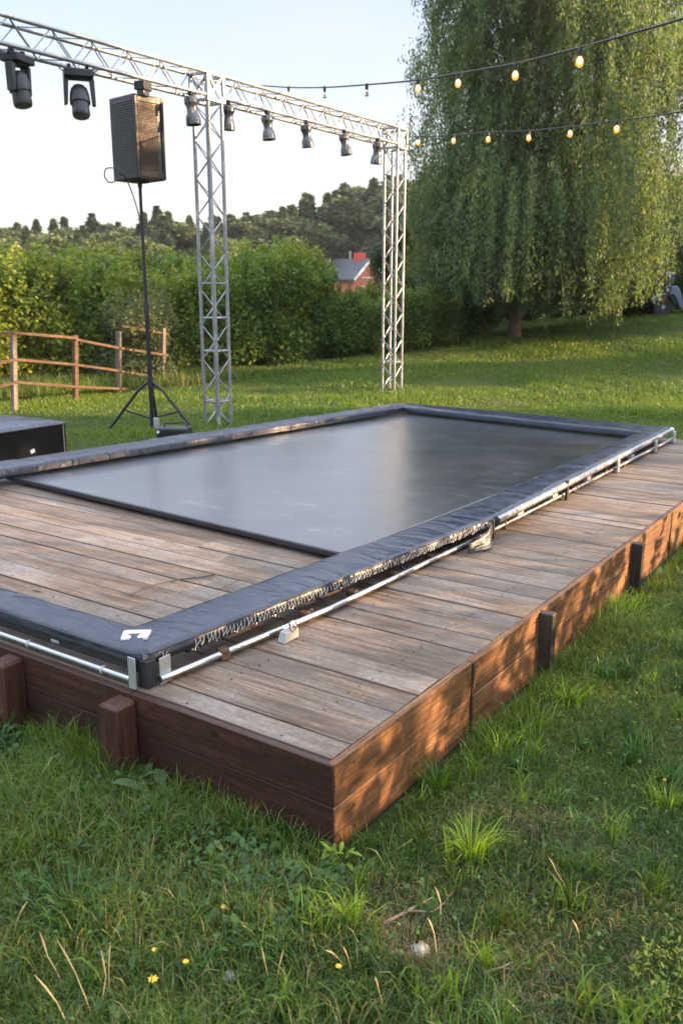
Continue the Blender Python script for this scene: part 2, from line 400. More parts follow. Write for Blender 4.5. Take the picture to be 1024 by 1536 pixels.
def make_grass():
    parts = []
    # near field, metre by metre, denser where the camera stands
    def scatter(n, d0, d1, half, seed, power=1.0):
        r = np.random.default_rng(seed)
        d = d0 + (d1 - d0) * r.random(n) ** power; s = r.uniform(-1, 1, n) * (half * (d + 1.2))
        x = HF.x * d + RT.x * s; y = HF.y * d + RT.y * s; return x, y, d, r
    bare = lambda x, y: vnoise(x, y, 1.9, 21) + .5 * vnoise(x, y, 5.5, 22)
    x, y, d, r = scatter(330000, 1.0, 7.0, .62, 11, 1.0)
    k = ~in_deck(x, y); x, y, d = x[k], y[k], d[k]
    spot = np.zeros(len(x))
    for bx, by, br in ((300, 1312, .13), (565, 1378, .14), (620, 1430, .08), (800, 1490, .13), (400, 1290, .10), (830, 1260, .12)):
        q = at_z(bx, by, 0); spot = np.maximum(spot, np.exp(-((x - q.x) ** 2 + (y - q.y) ** 2) / br ** 2))
    keep = r.random(len(x)) > np.clip(np.maximum(bare(x, y) - .75, spot * .93), 0, .93); x, y, d = x[keep], y[keep], d[keep]; n = len(x)
    hgt = np.clip(.060 + .036 * vnoise(x, y, 2.6, 31) + .020 * vnoise(x, y, 7.5, 32), .034, .15)
    L_ = hgt * r.uniform(.55, 1.5, n)
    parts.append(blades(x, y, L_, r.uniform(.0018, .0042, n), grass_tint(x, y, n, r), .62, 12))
    # fine low undergrowth and matted blades
    x, y, d, r = scatter(170000, 1.0, 6.0, .62, 15, 1.0); k = ~in_deck(x, y); x, y = x[k], y[k]; n = len(x)
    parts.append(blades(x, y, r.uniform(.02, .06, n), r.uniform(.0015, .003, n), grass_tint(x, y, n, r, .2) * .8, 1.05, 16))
    for bx, by, br in ((300, 1312, .13), (565, 1378, .14), (620, 1430, .08), (800, 1490, .13), (400, 1290, .10), (830, 1260, .12), (980, 1330, .2), (740, 1230, .15)):
        q = at_z(bx, by, 0); m = 420; x = q.x + r.normal(0, br * .75, m); y = q.y + r.normal(0, br * .75, m); k = ~in_deck(x, y); x, y = x[k], y[k]; m = len(x)
        parts.append(blades(x, y, r.uniform(.025, .08, m), r.uniform(.001, .0024, m), np.array([.26, .21, .13]) * r.uniform(.35, 1.3, (m, 1)), 1.25, 500 + bx))
    # tufts
    r = np.random.default_rng(5); 
    for i in range(980):
        dd = r.uniform(1.1, 6.5); ss = r.uniform(-1, 1) * .6 * (dd + 1); tx, ty = ds(dd, ss)
        if in_deck(np.array(tx), np.array(ty), .03): continue
        m = int(r.integers(14, 46)); a = r.uniform(0, 6.28, m); q = np.abs(r.normal(0, .035, m))
        x = tx + q * np.cos(a); y = ty + q * np.sin(a)
        c = (np.array([.11, .19, .022]) if r.random() < .55 else np.array([.05, .12, .030])) * r.uniform(.5, 1.35) * r.uniform(.75, 1.25, (m, 1))
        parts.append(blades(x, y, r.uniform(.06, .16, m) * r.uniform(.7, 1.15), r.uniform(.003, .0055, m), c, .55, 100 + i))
    # long grass against the boards
    for (x0, y0, x1, y1, nn, hh) in ((-6.4, 2.03, -1.45, 2.03, 5200, .10), (-1.40, 2.1, -1.40, 9.1, 7000, .075)):
        t = r.random(nn); x = x0 + (x1 - x0) * t; y = y0 + (y1 - y0) * t; off = np.abs(r.normal(0, .06, nn))
        if x0 == x1: x = x + off
        else: y = y - off
        hm = np.clip(1 + .6 * vnoise(x, y, 4.0, 61), .3, 2.2)
        parts.append(blades(x, y, hh * hm * r.uniform(.5, 1.3, nn), r.uniform(.002, .005, nn), grass_tint(x, y, nn, r, .04), .4, 62))
    V, T, c = merge(parts)
    o = np_mesh('grass', V, T, c, M['grass']); set_tag(o, 'rough green lawn grass around the deck in the foreground', 'grass', kind='stuff')
    # the lawn behind
    parts = []
    x, y, d, r = scatter(330000, 6.5, 26, .62, 41, .85)
    k = ~in_deck(x, y, .02); x, y, d = x[k], y[k], d[k]; n = len(x)
    hm = np.clip(1 + .5 * vnoise(x, y, 1.6, 43), .35, 2.1)
    t = grass_tint(x, y, n, r, .02); t = (.55 * t + .45 * t.mean(0)) * np.array([1.25, 1.22, 1.05])
    parts.append(blades(x, y, .055 * hm * r.uniform(.6, 1.5, n), .0035 + .00065 * d, t, .6, 44))
    # taller meadow grass along the fence and the hedge foot
    nn = 60000; dd = r.uniform(13.4, 20.5, nn); ss = dd * r.uniform(-.45, -.02, nn); x = HF.x * dd + RT.x * ss; y = HF.y * dd + RT.y * ss
    edge = np.interp(ss / dd, [-.45, -.2, -.12, .09], [13.6, 15.8, 17.2, 18.4]); k = dd > edge + .25 * vnoise(x, y, 2., 77)
    x, y, dd = x[k], y[k], dd[k]; n = len(x)
    t = grass_tint(x, y, n, r, .16)
    parts.append(blades(x, y, r.uniform(.10, .36, n) * np.interp(ss[k] / dd, [-.45, -.2, -.1, 0], [1, 1, .45, .25]), np.full(n, .010), t, .35, 45))
    V, T, c = merge(parts)
    o = np_mesh('lawn_grass', V, T, c, M['grass']); set_tag(o, 'mown green lawn rising behind the deck to the trees', 'lawn', kind='stuff')
make_grass()

# ------------------------------------------------------------------ weeds, tufts, flowers, straw, twigs
def leaf_patch(name, label, cx, cy, n, rad, size, col, seed, up=.35, kind='stuff', cat='weeds', fit=None, lens=2.4):
    r = np.random.default_rng(seed); a = r.uniform(0, 6.28, n); q = rad * np.sqrt(r.random(n))
    x = cx + q * np.cos(a); y = cy + q * np.sin(a)
    if fit is not None: x, y = fit(r, n)
    k = ~in_deck(x, y, .03); x, y = x[k], y[k]; n = len(x)
    az = r.uniform(0, 6.28, n); s = size * r.uniform(.5, 1.4, n); el = r.uniform(-.1, up + .5, n)
    z = ground(x, y) + r.uniform(.01, .07, n)
    D = np.stack([np.cos(az) * np.cos(el), np.sin(az) * np.cos(el), np.sin(el)], 1); S = np.stack([-np.sin(az), np.cos(az), r.normal(0, .25, n)], 1)
    P = np.stack([x, y, z], 1); rows = []
    for t, w, dr in ((0, .08, 0), (.25, .8, .02), (.55, 1, .0), (.82, .6, -.06), (1, .03, -.14)):
        for sg in (-1, 1):
            rows.append(P + D * (s * t)[:, None] + S * (s * w * sg / lens * .5)[:, None] + np.array([0, 0, 1]) * (s * (dr + .05 * abs(w)))[:, None])
    V = np.stack(rows, 1).reshape(-1, 3); b = np.arange(n)[:, None] * 10
    q4 = np.array([[0, 1, 3, 2], [2, 3, 5, 4], [4, 5, 7, 6], [6, 7, 9, 8]]); T = (b[:, None, :] + q4[None]).reshape(-1, 4)
    c = np.repeat(np.array(col)[None] * r.uniform(.6, 1.4, (n, 1)), 10, 0)
    o = np_mesh(name, V, T, c, M['grass'], smooth=True); set_tag(o, label, cat, kind=kind); return o
leaf_patch('weeds', 'dark leafy weeds along the foot of the front boards', 0, 0, 5200, 1, .036, (.040, .10, .022), 3,
           fit=lambda r, n: (r.uniform(-5.4, -1.3, n), 2.0 - np.abs(r.normal(0, .28, n))))
leaf_patch('clover', 'small clover leaves scattered through the near grass', 0, 0, 4200, 1, .015, (.06, .13, .02), 4, cat='clover', lens=1.5,
           fit=lambda r, n: (lambda d, s: (HF.x * d + RT.x * s, HF.y * d + RT.y * s))(r.uniform(1.1, 4.5, n), r.uniform(-1.6, 2.2, n)))
leaf_patch('broadleaf_weed', 'long pale dock leaves lying in the shaded grass by the front post', *at_z(215, 1195, 0).xy, 9, .09, .15, (.085, .15, .06), 8, kind=None, cat='weed')
leaf_patch('leafy_weed', 'yellow green leafy sprig at the foot of the deck corner', *at_z(505, 1290, 0).xy, 40, .05, .045, (.16, .26, .03), 9, .9, kind=None, cat='weed', lens=3.2)
leaf_patch('yellow_weed', 'bushy yellow green weed in the bottom right corner', *at_z(1040, 1500, 0).xy, 520, .17, .017, (.15, .20, .02), 10, .9, kind=None, cat='weed')

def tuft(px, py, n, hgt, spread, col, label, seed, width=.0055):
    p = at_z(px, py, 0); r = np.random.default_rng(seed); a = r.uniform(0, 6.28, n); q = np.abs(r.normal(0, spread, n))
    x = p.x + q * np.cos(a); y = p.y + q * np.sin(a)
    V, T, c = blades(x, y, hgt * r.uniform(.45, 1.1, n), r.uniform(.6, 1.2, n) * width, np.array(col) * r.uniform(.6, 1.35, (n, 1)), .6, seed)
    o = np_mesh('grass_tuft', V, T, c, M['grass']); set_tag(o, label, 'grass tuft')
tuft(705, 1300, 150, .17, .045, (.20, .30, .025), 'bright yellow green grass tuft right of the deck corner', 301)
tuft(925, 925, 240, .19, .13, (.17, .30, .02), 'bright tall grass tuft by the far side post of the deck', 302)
tuft(740, 1110, 130, .13, .06, (.12, .22, .02), 'sunny grass tuft on the lawn halfway along the side boards', 303)
tuft(1000, 1215, 110, .11, .05, (.13, .22, .02), 'grass tuft at the right edge of the near lawn', 304)
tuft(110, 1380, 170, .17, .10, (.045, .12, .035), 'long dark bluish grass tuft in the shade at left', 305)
tuft(655, 1180, 130, .14, .05, (.08, .17, .02), 'grass tuft against the side boards near the corner', 306)
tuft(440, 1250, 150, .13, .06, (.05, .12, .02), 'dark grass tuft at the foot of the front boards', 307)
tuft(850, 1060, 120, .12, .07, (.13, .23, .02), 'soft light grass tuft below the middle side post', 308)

def straw(px0, py0, px1, py1, lean, label, seed, wide=.004):
    p = at_z(px0, py0, 0); k = (p - CP).dot(FW); d = ray(px1, py1); q = CP + d * (k / d.dot(FW) * .985)
    r = random.Random(seed); z0 = gz(p.x, p.y); p.z = z0
    mid = (p + q) / 2 + Vector((r.uniform(-.01, .01), r.uniform(-.01, .01), .012))
    pts = [p, p.lerp(mid, .5) + Vector((0, 0, .004)), mid, mid.lerp(q, .5) + Vector((0, 0, .003)), q]
    mb = MB().tube(pts, [.0014, .0014, .0012, wide * .6, .0006], 6); mb.build('straw', M['strawm'], straws)
M['strawm'] = simple('dry_straw', (.52, .40, .20), .6, 0, .25, 60, .1)
straws = empty('dry_grass_stalks', (0, 0, 0), 0, 'dry straw coloured grass stalks standing in the foreground grass', 'dry grass')
for i, s in enumerate([(110, 1560, 52, 1462), (140, 1530, 86, 1410), (152, 1520, 152, 1425), (165, 1500, 166, 1412), (96, 1480, 60, 1398),
                       (655, 1440, 641, 1376), (660, 1395, 652, 1330), (850, 1345, 822, 1285), (862, 1360, 868, 1322), (405, 1480, 392, 1420),
                       (413, 1482, 425, 1425), (520, 1460, 488, 1425), (528, 1470, 514, 1420), (575, 1520, 562, 1465), (20, 1405, 42, 1352), (868, 1420, 858, 1380)]):
    straw(*s, 0, '', i)

def flower(px, py, size, label):
    p = at_z(px, py, .07); root = empty('yellow_flower', (p.x, p.y, gz(p.x, p.y)), 0, label, 'flower', 'small yellow flowers in the near grass')
    h = .07 - gz(p.x, p.y)
    MB().tube([(0, 0, -.01), (.004, .002, h * .5), (0, 0, h)], .0012, 6).build('stem', M['stem'], root)
    mb = MB()
    for k in range(7):
        a = 2 * PI * k / 7; c, s = math.cos(a), math.sin(a); w = size * .3
        mb.add([(0, 0, h), (c * size * .5 - s * w, s * size * .5 + c * w, h + size * .18), (c * size, s * size, h + size * .30), (c * size * .5 + s * w, s * size * .5 - c * w, h + size * .18)], [(0, 1, 2, 3)])
    mb.lathe([(.001, h), (size * .3, h + size * .1), (size * .28, h + size * .22), (.001, h + size * .3)], n=8)
    mb.build('bloom', M['petal'], root)
M['stem'] = simple('green_stem', (.08, .15, .03), .6, 0, .2, 30, 0)
for px, py, sz, lb in ((335, 1361, .010, 'small yellow flower in the grass, highest up of the four by the bottom left'),
                       (232, 1425, .009, 'small yellow flower just above the largest bloom at the bottom left'),
                       (230, 1470, .015, 'largest pale yellow flower in the grass at the bottom left'),
                       (279, 1443, .010, 'small orange yellow flower right of the largest bloom'),
                       (399, 1378, .008, 'tiny yellow flower in the grass below the bare patch'),
                       (508, 1450, .010, 'pale yellow flower among straw stalks at the bottom middle'),
                       (996, 1170, .007, 'tiny yellow flower on the lawn at the right edge')):
    flower(px, py, sz, lb)
for px0, py0, px1, py1, rr, lb in ((575, 1385, 650, 1345, .0055, 'dry brown twig lying in the grass beside the bare patch'), (725, 1460, 775, 1440, .003, 'thin grey twig on the grass at the lower right')):
    a = at_z(px0, py0, .02); b = at_z(px1, py1, .03); m1 = a.lerp(b, .45) + Vector((.01, -.01, .012)); side = (b - a).cross(Vector((0, 0, 1))) * .25
    mb = MB().tube([a, m1, b], [rr, rr * .8, rr * .3], 7); mb.tube([m1, m1 + (b - a) * .3 + side, m1 + (b - a) * .5 + side * 1.2 + Vector((0, 0, .02))], [rr * .6, rr * .4, .001], 6)
    set_tag(mb.build('twig', M['twig'], None), lb, 'twig')
def stone(px, py, sz, lb, sd):
    p = at_z(px, py, 0); mb = MB(); V = []; F = []; n = 10
    for i in range(7):
        for k in range(n):
            th = PI * i / 6; ph = 2 * PI * k / n
            v = Vector((math.sin(th) * math.cos(ph), math.sin(th) * math.sin(ph), math.cos(th) * .55)); v *= sz * (1 + .35 * noise.noise(v * 1.7 + Vector((sd, 0, 0))))
            V.append(v + Vector((p.x, p.y, gz(p.x, p.y) + sz * .35)))
    for i in range(6):
        for k in range(n): F.append((i * n + k, i * n + (k + 1) % n, (i + 1) * n + (k + 1) % n, (i + 1) * n + k))
    mb.add(V, F); set_tag(mb.build('stone', M['stone'], None, smooth=50), lb, 'stone')
stone(342, 1468, .018, 'pale stone in the grass at the bottom left', 1)
stone(630, 1432, .026, 'flat grey stone in the grass near the twig', 5)

# ------------------------------------------------------------------ deck
DZ = .315; XR = -1.465; YF = 2.115; YB = 9.2; XL = -6.55
deck = empty('wooden_deck', ((XR + XL) / 2, 5.6, 0), 0, 'low weathered wooden deck platform with reddish brown side boards', 'deck')
def dpart(mb, name, mat, bev=0, label=None):
    o = mb.build(name, mat, deck, bevel=bev, label=label); o.matrix_parent_inverse = Matrix.Translation(deck.location).inverted(); return o
rnd = random.Random(3)
mb = MB(); y = YF + .004; i = 0
while y < YB - .03:
    w = rnd.choice([.118, .150, .158, .165, .172]) if i else .116
    w = min(w, YB - y); g = rnd.uniform(.006, .0105); x1 = XR - .030; x = x1
    cuts = sorted([rnd.uniform(-6.2, -2.0) for _ in range(rnd.choice([0, 1, 1, 2]))], reverse=True)
    for c in cuts + [-6.44 + (y - 2.145) * .1485]:
        dz = rnd.uniform(-.0025, .0025)
        if x - c > .25:
            mb.box(((x + c) / 2, y + w / 2, DZ - .0125 + dz), (x - c - .003, w - g, .025)); x = c
    y += w; i += 1
dpart(mb, 'deck_boards', M['deck'], .0028)
# dark joists below the boards
mb = MB()
for k in range(9): mb.box((XR - .25 - k * .45, (YF + YB) / 2, DZ - .10), (.05, YB - YF - .12, .14))
dpart(mb, 'joist', M['darkpost'])
# front boards
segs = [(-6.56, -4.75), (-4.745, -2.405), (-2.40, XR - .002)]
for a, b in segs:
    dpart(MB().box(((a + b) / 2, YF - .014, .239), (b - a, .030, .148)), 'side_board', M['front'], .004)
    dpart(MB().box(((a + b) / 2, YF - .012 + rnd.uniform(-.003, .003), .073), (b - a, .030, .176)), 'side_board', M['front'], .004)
# right-hand boards, each length its own
ys = [YF - .027, 3.07, 3.80, 5.22, 6.08, 7.65, YB]
for a, b in zip(ys, ys[1:]):
    o1 = rnd.uniform(-.002, .003)
    dpart(MB().box((XR - .012 + o1, (a + b) / 2, .241), (.030, b - a - .006, .152)), 'side_board', M['side'], .004)
    dpart(MB().box((XR - .012 - o1, (a + b) / 2, .075), (.030, b - a - .006, .172)), 'side_board', M['side'], .004)
for a, b in ((-5.40, XR - .03),):
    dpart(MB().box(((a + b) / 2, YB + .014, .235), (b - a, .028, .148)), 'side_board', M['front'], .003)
# screw heads in rows over the joists
mb = MB(); y = YF + .03
while y < YB - .05:
    for k in range(11):
        for o_ in (0, .09):
            x = XR - .25 - k * .45 + rnd.uniform(-.01, .01); yy = y + o_ + rnd.uniform(-.006, .006)
            if x > -6.4 + (yy - 2.145) * .1485: mb.lathe([(.0042, 0), (.0042, .0012)], (x, yy, DZ + .0015), n=6)
    y += .1575
for yy in (2.2, 3.02, 3.12, 3.72, 3.88, 5.12, 5.32, 6.02, 6.14, 7.55):
    for zz in (.20, .28, .04, .12): mb.lathe([(.005, 0), (.005, .0015)], (XR + .0045, yy, zz), (1, 0, 0), n=6)
for xx in (-1.53, -2.30, -2.52, -3.0, -3.2):
    for zz in (.20, .28, .04, .12): mb.lathe([(.005, 0), (.005, .0015)], (xx, YF - .0305, zz), (0, -1, 0), n=6)
dpart(mb, 'screws', M['rubber'])['kind'] = 'stuff'
w_ = [at_z(px, py, DZ + .0095) for px, py in ((196, 893), (214, 884), (236, 876), (270, 869), (300, 866), (318, 863), (322, 862))]
set_tag(MB().tube(w_, .0035, 6).build('wire', M['rubber'], None), 'thin dark wire lying in a curve on the deck inside the near pads', 'wire')
# posts
def post(x, y, sx, sy, h, mat, taper=.012):
    mb = MB(); a, b = sx / 2, sy / 2; t = taper
    mb.add([(x - a, y - b, -.08), (x + a, y - b, -.08), (x + a, y + b, -.08), (x - a, y + b, -.08),
            (x - a, y - b, h - t), (x + a, y - b, h - t), (x + a, y + b, h - t), (x - a, y + b, h - t),
            (x - a + t, y - b + t, h), (x + a - t, y - b + t, h), (x + a - t, y + b - .001, h), (x - a + t, y + b - .001, h)],
           [(3, 2, 1, 0), (0, 1, 5, 4), (1, 2, 6, 5), (2, 3, 7, 6), (3, 0, 4, 7), (4, 5, 9, 8), (5, 6, 10, 9), (6, 7, 11, 10), (7, 4, 8, 11), (8, 9, 10, 11)])
    dpart(mb, 'post', mat, .004)
post(-2.415, YF - .081, .098, .098, .298, M['post'])
post(-3.09, YF - .081, .100, .098, .300, M['post'])
post(-4.75, YF - .081, .100, .098, .300, M['post'])
post(XR + .035, 3.80, .066, .050, .312, M['darkpost'], .004)
post(XR + .035, 5.22, .066, .050, .312, M['darkpost'], .004)
post(XR + .035, 7.65, .066, .050, .312, M['darkpost'], .004)
for yy in (3.07, 6.08): dpart(MB().box((XR + .0065, yy, .16), (.006, .014, .31)), 'joint_strip', M['darkpost'])

# ------------------------------------------------------------------ trampoline
tr = empty('trampoline', (-4, 5.6, DZ), 0, 'large rectangular black trampoline with navy edge pads on the wooden deck', 'trampoline')
INV = Matrix.Translation(tr.location).inverted()
def tpart(mb, name, mat, bev=0, parent=None, label=None, smooth=30):
    o = mb.build(name, mat, parent or tr, bevel=bev, smooth=smooth, label=label)
    if parent is None: o.matrix_parent_inverse = INV
    return o
# outer / inner pad outline (metres, seen from above)
FR_o = Vector((-2.385, 2.145)); MD_o = Vector((-2.19, 4.77)); BR_o = Vector((-2.265, 9.03)); BL_o = Vector((-5.43, 9.17)); FL_o = Vector((-6.47, 2.145))
FR_i = Vector((-2.62, 2.315)); MD_i = Vector((-2.43, 4.77)); BR_i = Vector((-2.43, 8.60)); BL_i = Vector((-5.24, 8.88)); FL_i = Vector((-6.10, 2.315))
def lerp_poly(pts, t):
    Ls = [(b - a).length for a, b in zip(pts, pts[1:])]; T = sum(Ls) * t
    for (a, b), l in zip(zip(pts, pts[1:]), Ls):
        if T <= l + 1e-9: return a.lerp(b, T / l)
        T -= l
    return pts[-1]
def pad(outer, inner, nl, zt=.455, thick=.045, name='safety_pad', drop_in=.05, drop_out=.035, seed=0, bulge=0, amp=1.0):
    prof = [(-.012, -drop_out), (-.010, -.018), (0.0, -.006), (.06, .0)] + [(k / 10, .004 * math.sin(PI * k / 10)) for k in range(1, 10)] + [(.94, .0), (1.0, -.006), (1.008, -.018), (1.006, -drop_in)]
    m = len(prof); V = []; F = []
    for i in range(nl + 1):
        t = i / nl; o = lerp_poly(outer, t); n_ = lerp_poly(inner, t); w = (n_ - o).length
        d = (n_ - o)
        for j, (u, dz) in enumerate(prof):
            uu = max(0, min(1, u)); extra = (u - uu) * .9 * (1 / w) if w else 0
            p = o + d * (uu + (u - uu) * (.25 / w) * 4)
            q = Vector((p.x * 1.0, p.y * 1.0, seed))
            wr = noise.noise(Vector((p.x * 5, p.y * 5, seed * 3.1))) * .006 + noise.noise(Vector((p.x * 2.0 + p.y * 9, p.y * 3 - p.x * 3, seed))) * .0055 
            hang = 1.0 if 3 <= j <= m - 4 else .5
            V.append((p.x, p.y, zt + dz + wr * amp * hang + bulge * math.sin(PI * uu)))
    top = len(V)
    for i in range(nl + 1):      # underside
        t = i / nl; o = lerp_poly(outer, t); n_ = lerp_poly(inner, t)
        for u, z in ((.0, zt - drop_out), (1., zt - drop_in)):
            p = o.lerp(n_, u); V.append((p.x, p.y, z + .002))
    for i in range(nl):
        for j in range(m - 1): F.append((i * m + j, i * m + j + 1, (i + 1) * m + j + 1, (i + 1) * m + j))
        F.append((top + 2 * i, top + 2 * i + 2, top + 2 * i + 3, top + 2 * i + 1))
    return tpart(MB().add(V, F), name, M['pad'], smooth=60)
def rnd_corner(a, c, b, r=.035, n=5):
    a_, b_ = c + (a - c).normalized() * r, c + (b - c).normalized() * r; out = []
    for k in range(n + 1):
        t = k / n; out.append(a_.lerp(c, t).lerp(c.lerp(b_, t), t))
    return out
pad([FR_o + Vector((-.0, .0)), MD_o, BR_o], [FR_i, MD_i, BR_i], 260, .457, seed=1, drop_in=.03)
pad([BR_o, BL_o], [BR_i, BL_i], 130, .456, seed=2, drop_in=.060, drop_out=.05)
pad([BL_o, FL_o], [BL_i, FL_i], 220, .458, seed=3, drop_in=.065, drop_out=.05)
fo = [FL_o, FR_o + Vector((-.10, -.006)), FR_o + Vector((-.035, .004)), FR_o + Vector((0, .03))]
pad([FL_o, FR_o + Vector((-.045, -.008)), FR_o + Vector((.004, .028))], [FL_i, FR_i + Vector((-.004, 0)), FR_i + Vector((0.0, .004))], 190, .461, seed=4, drop_in=.05, drop_out=.04, amp=1.25)
# overlap flap across the front right corner
V = []; F = []; n1, n2 = 22, 10
A_, B_, C_, D_ = FR_o + Vector((-.30, -.008)), FR_o + Vector((.012, .24)), FR_i + Vector((-.02, .0)), FR_i + Vector((.02, .02))
# skirts
def skirt(pts, z1, h, name='skirt', seed=0, out=.012):
    n = int(sum((b - a).length for a, b in zip(pts, pts[1:])) / .012); V = []; F = []; rows = 6
    for i in range(n + 1):
        p = lerp_poly(pts, i / n); q = lerp_poly(pts, min(1, (i + 1) / n)) - lerp_poly(pts, max(0, (i - 1) / n)); nrm = Vector((q.y, -q.x)).normalized()
        hh = h * (1 + .22 * noise.noise(Vector((p.x * 3, p.y * 3, seed + 4))))
        for k in range(rows):
            t = k / (rows - 1); w = noise.noise(Vector((p.x * 22, p.y * 22, t * 1.5 + seed))) * .006 * t + noise.noise(Vector((p.x * 50, p.y * 50, t * 2))) * .0010
            o_ = out * math.sin(PI * min(1, t * 1.2)) + w - .006 * t
            V.append((p.x + nrm.x * o_, p.y + nrm.y * o_, z1 - hh * t))
    for i in range(n):
        for k in range(rows - 1): F.append((i * rows + k, i * rows + k + 1, (i + 1) * rows + k + 1, (i + 1) * rows + k))
    return tpart(MB().add(V, F), name, M['skirt'], smooth=80)
skirt([FL_o, FR_o + Vector((-.045, -.010)), FR_o + Vector((.005, .026))], .440, .062, seed=1)
skirt([FR_o + Vector((.005, .026)), MD_o + Vector((.003, 0))], .440, .044, seed=2)
# piping along the pad rims
def piping(pts, z, r=.0042):
    P3 = [Vector((*lerp_poly(pts, i / 160), z + .0015 * noise.noise(Vector((i * .3, z, 0))))) for i in range(161)]
    tpart(MB().tube(P3, r, 6), 'piping', M['skirt'])
piping([FR_o + Vector((.010, .03)), MD_o + Vector((.008, 0)), BR_o + Vector((.006, 0))], .447)
piping([FL_o + Vector((0, -.008)), FR_o + Vector((-.045, -.016)), FR_o + Vector((.008, .026))], .449)
piping([FR_i + Vector((-.002, 0)), MD_i + Vector((-.004, 0)), BR_i], .449, .0035)
# lacing cord stitched along the near half of the right skirt
mb = MB(); rr = random.Random(8); Ltot = (MD_o - FR_o).length; n = int(Ltot / .021)
for i in range(4, n):
    p = FR_o.lerp(MD_o, i / n); d = (MD_o - FR_o).normalized(); nr = Vector((d.y, -d.x)); s = rr.uniform(-.6, 1.0)
    o1 = .0155; zt = .438 + rr.uniform(-.002, .002); zb = .408 + rr.uniform(-.005, .005)
    a = p + nr * o1; b = p + nr * (o1 + .004) + d * .010 * s
    if i < 12 and rr.random() < .5: continue
    mb.tube([(a.x, a.y, zt), ((a.x + b.x) / 2 + nr.x * .003, (a.y + b.y) / 2, (zt + zb) / 2), (b.x, b.y, zb)], .0019, 5)
    if rr.random() < .55:
        c = p + nr * (o1 + .003) + d * .021; mb.tube([(b.x, b.y, zb), (c.x, c.y, zt - rr.uniform(0, .012))], .0018, 5)
    if rr.random() < .3:
        c = b + d * .012; mb.tube([(b.x, b.y, zb), (c.x, c.y, zb + rr.uniform(-.002, .01))], .002, 5)
tpart(mb, 'lacing', M['cord'])
mb = MB(); n = 120       # small stitches along the inner rim
for i in range(n):
    p = Vector((-2.50, 3.62)).lerp(MD_i + Vector((0, .5)), i / n); p.x += .006; mb.tube([(p.x - .006, p.y, .4585), (p.x + .009, p.y + .007, .461)], .0011, 5)
tpart(mb, 'stitching', M['cord'])
# mat
mp = [(-6.02, 4.175), (-5.80, 4.10), (-2.50, 3.865), (-2.34, 3.85), (-2.34, 8.76), (-5.10, 9.02), (-5.45, 9.0)]
mp = [(-5.98, 4.13), (-2.40, 3.865), (-2.34, 8.80), (-5.33, 9.05)]
V = []; F = []; nx, ny = 60, 90
for j in range(ny + 1):
    for i in range(nx + 1):
        u, v = i / nx, j / ny
        a = Vector(mp[0]).lerp(Vector(mp[1]), u); b = Vector(mp[3]).lerp(Vector(mp[2]), u); p = a.lerp(b, v)
        V.append((p.x, p.y, .372 + .0016 * noise.noise(Vector((p.x * 1.3, p.y * 1.3, 0)))))
for j in range(ny):
    for i in range(nx): q = j * (nx + 1) + i; F.append((q, q + 1, q + nx + 2, q + nx + 1))
bed = tpart(MB().add(V, F), 'jumping_mat', M['mat'], smooth=80)
mb = MB(); mb.bar((mp[0][0] - .02, mp[0][1] - .012, .358), (mp[1][0] + .0, mp[1][1] - .012, .358), .024, .034); 
tpart(mb, 'mat_edge', M['skirt'], .006)
# frame tubes
def v3(p, z): return (p.x, p.y, z)
up = [v3(FR_o + Vector((-.030, .06)), .415), v3(MD_o + Vector((-.030, 0)), .417), v3(MD_o + Vector((.012, .06)), .424), v3(BR_o + Vector((.014, -.02)), .424)]
tpart(MB().tube(up[:2], .019, 14), 'frame_tube', M['pipe']); tpart(MB().tube(up[2:], .0245, 16), 'frame_tube', M['pipe'])
lowR = [(-2.345, 2.19, .345), (-2.255, 3.2, .345), (-2.225, 4.5, .346), (-2.222, 6.5, .346), (-2.215, 9.0, .350)]
tpart(MB().tube(lowR, .0145, 14), 'frame_tube', M['pipe'])
tpart(MB().tube([(FL_o.x, 2.130, .343), (-2.44, 2.130, .343)], .0165, 14), 'frame_tube', M['pipe'])
tpart(MB().tube([(-2.27, 9.02, .424), (-5.43, 9.13, .424)], .0225, 14), 'frame_tube', M['pipe'])
tpart(MB().tube([(-5.46, 9.13, .424), (-6.44, 2.2, .424)], .0225, 14), 'frame_tube', M['pipe'])
# coupling rings on the front tube
for x in (-2.60, -3.06):
    mb = MB(); mb.lathe([(.0185, 0), (.0195, .002), (.0195, .012), (.0185, .014)], (x, 2.130, .343), (1, 0, 0), 14)
    tpart(mb, 'tube_collar', M['plate'])
# inner dark rail + springs under the pad on the right
mb = MB(); mb.bar((-2.47, 2.45, .36), (-2.36, 4.8, .36), .035, .05); mb.bar((-2.36, 4.82, .36), (-2.36, 8.7, .36), .035, .05); tpart(mb, 'inner_rail', M['rubber'])
for i in range(54):
    t = i / 53; y = 2.42 + t * 6.4; xo = -2.36 + .13 * min(1, (y - 2.15) / 2.6) - .045
    pts = []; a = Vector((xo + .022, y, .386)); b = Vector((xo - .10, y + rr.uniform(-.012, .012), .372))
    for k in range(33):
        q = k / 32; w = 2 * PI * q * 8; p = a.lerp(b, q); pts.append(p + Vector((0, math.cos(w) * .0105, math.sin(w) * .0105)))
    tpart(MB().tube(pts, .0030, 4), 'spring', M['spring'])
